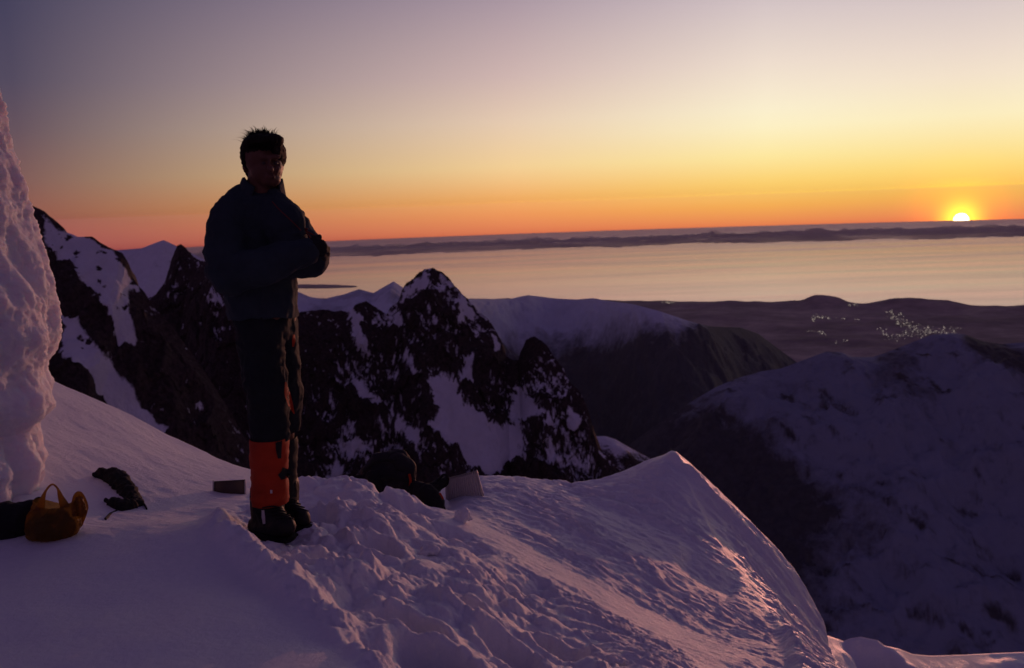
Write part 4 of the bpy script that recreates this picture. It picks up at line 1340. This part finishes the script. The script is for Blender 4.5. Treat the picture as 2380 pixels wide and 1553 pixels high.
def panel(name, quad, Yd, m, parent, base, cols=48, rows=10, corr=0.0, ncorr=12, bow=0.0, thick=.002, wav=0.0):
    (x0, y0), (x1, y1), (x2, y2), (x3, y3) = quad
    V = []
    for i in range(cols):
        u = i / (cols - 1)
        for j in range(rows):
            v = j / (rows - 1)
            px = (x0 * (1 - u) + x1 * u) * (1 - v) + (x3 * (1 - u) + x2 * u) * v
            py = (y0 * (1 - u) + y1 * u) * (1 - v) + (y3 * (1 - u) + y2 * u) * v
            Yq = Yd[0] * (1 - u) + Yd[1] * u - bow * 4 * u * (1 - u) + corr * (abs(((u * ncorr) % 1) - .5) * 2 - .5) + wav * math.sin(7 * u + 3 * v)
            V.append(np.array(at(px, py, Yq)) - base)
    V = np.array(V); V2 = V + np.array([0, thick, 0]); n = cols * rows
    F = grid_faces(cols, rows)
    rim = [(j, j + 1, n + j + 1, n + j) for j in range(rows - 1)] + [((cols - 1) * rows + j, n + (cols - 1) * rows + j, n + (cols - 1) * rows + j + 1, (cols - 1) * rows + j + 1) for j in range(rows - 1)]
    rim += [(i * rows, n + i * rows, n + (i + 1) * rows, (i + 1) * rows) for i in range(cols - 1)]
    return link(name, mesh_from(name, np.concatenate([V, V2]), np.concatenate([F[:, ::-1], F + n, np.array(rim)]), smooth=corr == 0), m, parent)


def build_screens():
    base = np.array(at(1082, 1150, 6.75))
    r = thing('stove_windscreen', Vector(base), 'silver ribbed metal windscreen standing in the snow right of the backpack', 'windscreen')
    panel('screen_panel', [(1045, 1110), (1108, 1094), (1124, 1156), (1045, 1166)], (6.75, 6.72), M_METAL, r, base, 72, 10, .014, 14)
    panel('screen_panel', [(1034, 1124), (1045, 1110), (1045, 1166), (1036, 1160)], (6.60, 6.748), M_METAL, r, base, 16, 8, .008, 3)
    tb = [np.array(at(x, y, 6.715)) - base for x, y in ((1108, 1093), (1113, 1114), (1119, 1134), (1124, 1152))]
    link('hinge_rod', tube_mesh(spline(tb, 8), .005, 8), M_METAL, r)
    base = np.array(at(532, 1152, 5.5))
    r = thing('stove_reflector', Vector(base), 'small dark curved metal sheet stuck upright in the snow left of the gaiters', 'metal sheet')
    panel('curved_sheet', [(496, 1119), (570, 1115), (570, 1170), (496, 1172)], (5.56, 5.54), M_DARKMETAL, r, base, 40, 10, 0, 1, .03, .003)
    for x, yy in ((496, 5.555), (570, 5.535)):
        link('edge_rod', tube_mesh(spline([np.array(at(x, y, yy)) - base for y in (1117, 1135, 1168)], 6), .005, 8), M_METAL, r)


build_screens()


def build_plastic_bag():
    Y = 4.2; k = px_m(Y)
    base = np.array(at(125, 1258, Y))
    root = thing('plastic_bag', Vector(base), 'translucent yellow plastic carrier bag with looped handles standing in the snow', 'plastic bag')
    na, nz = 72, 36
    prof = [(1262, 112, 8, .3), (1256, 116, 34, .7), (1240, 122, 50, .9), (1222, 126, 56, .95), (1205, 127, 55, .9), (1190, 128, 50, .75), (1178, 129, 46, .55), (1168, 131, 44, .4)]
    pr = np.array(prof); t = np.linspace(0, 1, len(pr)); tt = np.linspace(0, 1, nz)
    py, cx, rr, fl = (np.interp(tt, t, pr[:, i]) for i in range(4))
    V = []
    for i in range(nz):
        for j in range(na):
            a = 2 * math.pi * j / na
            dip = 9 * tt[i] ** 4 * (math.cos(2 * a + .3) * -1)
            c = np.array(at(cx[i] + rr[i] * math.cos(a), py[i] + dip, Y + 0.0)) - base
            c[1] += rr[i] * k * fl[i] * math.sin(a)
            V.append(c)
    V = np.array(V)
    nd = np.stack([np.cos(np.tile(np.arange(na) / na * 2 * np.pi, nz)), np.sin(np.tile(np.arange(na) / na * 2 * np.pi, nz)), np.zeros(na * nz)], 1)
    V += nd * (.022 * fbm(V[:, 0] * 18, V[:, 1] * 18, V[:, 2] * 12, oct=5, gain=.6, mode=1) + .004 * fbm(V[:, 0] * 70, V[:, 1] * 70, V[:, 2] * 50, oct=2))[:, None]
    F = grid_faces(nz, na); F = np.concatenate([F, np.array([(i * na + na - 1, (i + 1) * na + na - 1, (i + 1) * na, i * na) for i in range(nz - 1)])])
    link('bag_skin', mesh_from('bag_skin', V, F), M_BAG, root)

    def handle(pts, w, dy):
        p = spline([np.array(at(x, y, Y + dy)) - base for x, y in pts], 30)
        link('handle', tube_mesh(p, np.interp(np.linspace(0, 1, 30), np.linspace(0, 1, len(w)), np.array(w) * k), 10, .25, (0, 1, 0)), M_BAG, root)

    handle([(92, 1190), (97, 1168), (106, 1142), (121, 1126), (134, 1136), (141, 1155), (152, 1180)], [13, 8, 2.6, 2.2, 2.6, 7, 13], -.03)
    handle([(176, 1200), (174, 1178), (176, 1156), (184, 1147), (192, 1158), (197, 1178), (193, 1200), (187, 1222)], [9, 9, 7, 6, 7, 9, 7, 4], .02)
    link('knot', blob([('cap', np.array(at(184, 1165, Y)) - base, 9 * k, np.array(at(190, 1190, Y)) - base, 10 * k)], .004, 2, .5, lambda c, n: .008 * fbm(c[:, 0] * 60, c[:, 1] * 60, c[:, 2] * 60, oct=3, mode=1)), M_BAG, root)
    # what the bag holds
    b2 = np.array(at(128, 1250, Y))
    r2 = thing('food_bundle', Vector(b2), 'dark bundle showing through the lower half of the yellow plastic bag', 'bundle')
    q = [('cap', np.array(at(112, 1228, Y)) - b2, 34 * k, np.array(at(142, 1226, Y)) - b2, 33 * k), ('cap', np.array(at(125, 1206, Y)) - b2, 24 * k, np.array(at(144, 1204, Y)) - b2, 20 * k)]
    link('bundle_wrap', blob(q, .006, 3, .5, folds(.008, 16, 16, .001)), M_BLACK, r2)


build_plastic_bag()


def build_sack():
    Y = 4.25; k = px_m(Y)
    base = np.array(at(30, 1275, Y))
    root = thing('black_sack', Vector(base), 'slumped black sack at the left edge beside the yellow plastic bag', 'sack')

    def C(px, py, dy, r):
        return (np.array(at(px, py, Y + dy)) - base, r * k)

    link('sack_body', blob(chain([C(-40, 1225, .02, 62), C(10, 1222, .02, 56), C(45, 1210, .03, 44), C(72, 1190, .05, 28)]) + chain([C(-20, 1262, 0, 34), C(24, 1258, -.02, 26)]), .008, 4, .5, folds(.016, 10, 10, .002)), M_BLACK, root)
    link('neck', blob(chain([C(66, 1196, .05, 20), C(84, 1176, .05, 11), C(90, 1168, .05, 13)]), .006, 2, .5, folds(.006, 26, 26, .001)), M_BLACK, root)


build_sack()


def build_crescent():
    def pts(l, lift):
        return [(onsnow(x, y, .05, lift), r * px_m(5.0)) for x, y, r in l]
    base = onsnow(300, 1185, 0)
    root = thing('folded_bag', Vector(base), 'dark open fabric bag gaping on the snow slope left of the metal sheet', 'bag')

    def mv(ch):
        return [(p - base, r) for p, r in ch]
    u = pts([(222, 1103, 8), (238, 1103, 15), (256, 1107, 20), (274, 1117, 24), (288, 1133, 24), (301, 1151, 20), (318, 1167, 12)], .0)
    link('upper_flap', blob(chain(mv(u)), .0065, 3, .5, folds(.028, 13, 13, .002)), M_BLACK, root)
    l = pts([(320, 1168, 11), (302, 1176, 16), (280, 1179, 18), (262, 1172, 14), (248, 1163, 7)], .0)
    link('lower_flap', blob(chain(mv(l)), .0065, 3, .5, folds(.024, 14, 14, .002)), M_BLACK, root)
    for ln in ([(272, 1186), (258, 1194), (250, 1202), (245, 1207)], [(326, 1166), (334, 1171), (338, 1177), (341, 1183)]):
        link('strap', tube_mesh(spline([onsnow(x, y, .02) - base for x, y in ln], 10), .008, 6, .5), M_BLACK, root)


build_crescent()


def build_clods():
    lab = [('upright snow block right of the crumpled gear bag', 1078, 1218, 19, 19, 6.2), ('rounded snow lump on the trodden track at the bottom edge', 1432, 1548, 28, 17, 3.9),
           ('small pointed snow lump in front of the boots', 775, 1290, 12, 15, 3.9), ('pair of frozen clods merged on the track left of the gear bag', 992, 1262, 20, 13, 4.9)]
    for lb, x, y, rx, rz, Yq in lab:
        h = surf(x, y); k = px_m(h.y)
        root_parts = [('ell', (0, 0, rz * .7 * k), (rx * k, rx * k * .9, rz * k)), ('ell', (rx * .5 * k, .01, rz * .4 * k), (rx * .7 * k, rx * k * .7, rz * .6 * k)), ('ell', (-rx * .4 * k, -.01, rz * .2 * k), (rx * .8 * k, rx * k * .8, rz * .5 * k))]
        me = blob(root_parts, .006, 3, .5, lambda c, n: .035 * fbm(c[:, 0] * 13 + x, c[:, 1] * 13, c[:, 2] * 13, oct=4) + .012 * fbm(c[:, 0] * 40 + x, c[:, 1] * 40, c[:, 2] * 40, oct=3, mode=1) - .006)
        o = link('snow_clod', me, M_SNOW, None, label=lb, category='snow', group='lumps of snow on the track'); o.location = h


build_clods()


# ------------------------------------------------------------------ haze
def build_haze():
    s = HAZE_EDGE; z0, z1 = sea_z(182000.0 ** 2) - 1.0, HAZE_TOP
    V = [(x, y, z) for x in (-s, s) for y in (-s, s) for z in (z0, z1)]
    F = [(0, 1, 3, 2), (4, 6, 7, 5), (0, 4, 5, 1), (2, 3, 7, 6), (0, 2, 6, 4), (1, 5, 7, 3)]
    m = bpy.data.materials.new('haze_air'); m.use_nodes = True
    N, L = m.node_tree.nodes, m.node_tree.links; N.clear()
    v = N.new('ShaderNodeVolumePrincipled'); o = N.new('ShaderNodeOutputMaterial')
    v.inputs['Color'].default_value = (.84, .82, .80, 1); v.inputs['Density'].default_value = HAZE_DENSITY; v.inputs['Anisotropy'].default_value = .1
    v.inputs['Density Attribute'].default_value = ''
    L.new(v.outputs[0], o.inputs['Volume'])
    h = link('haze', mesh_from('haze', V, F, smooth=False), m, kind='stuff', label='thin evening haze over sea and mountains', category='haze')


build_haze()
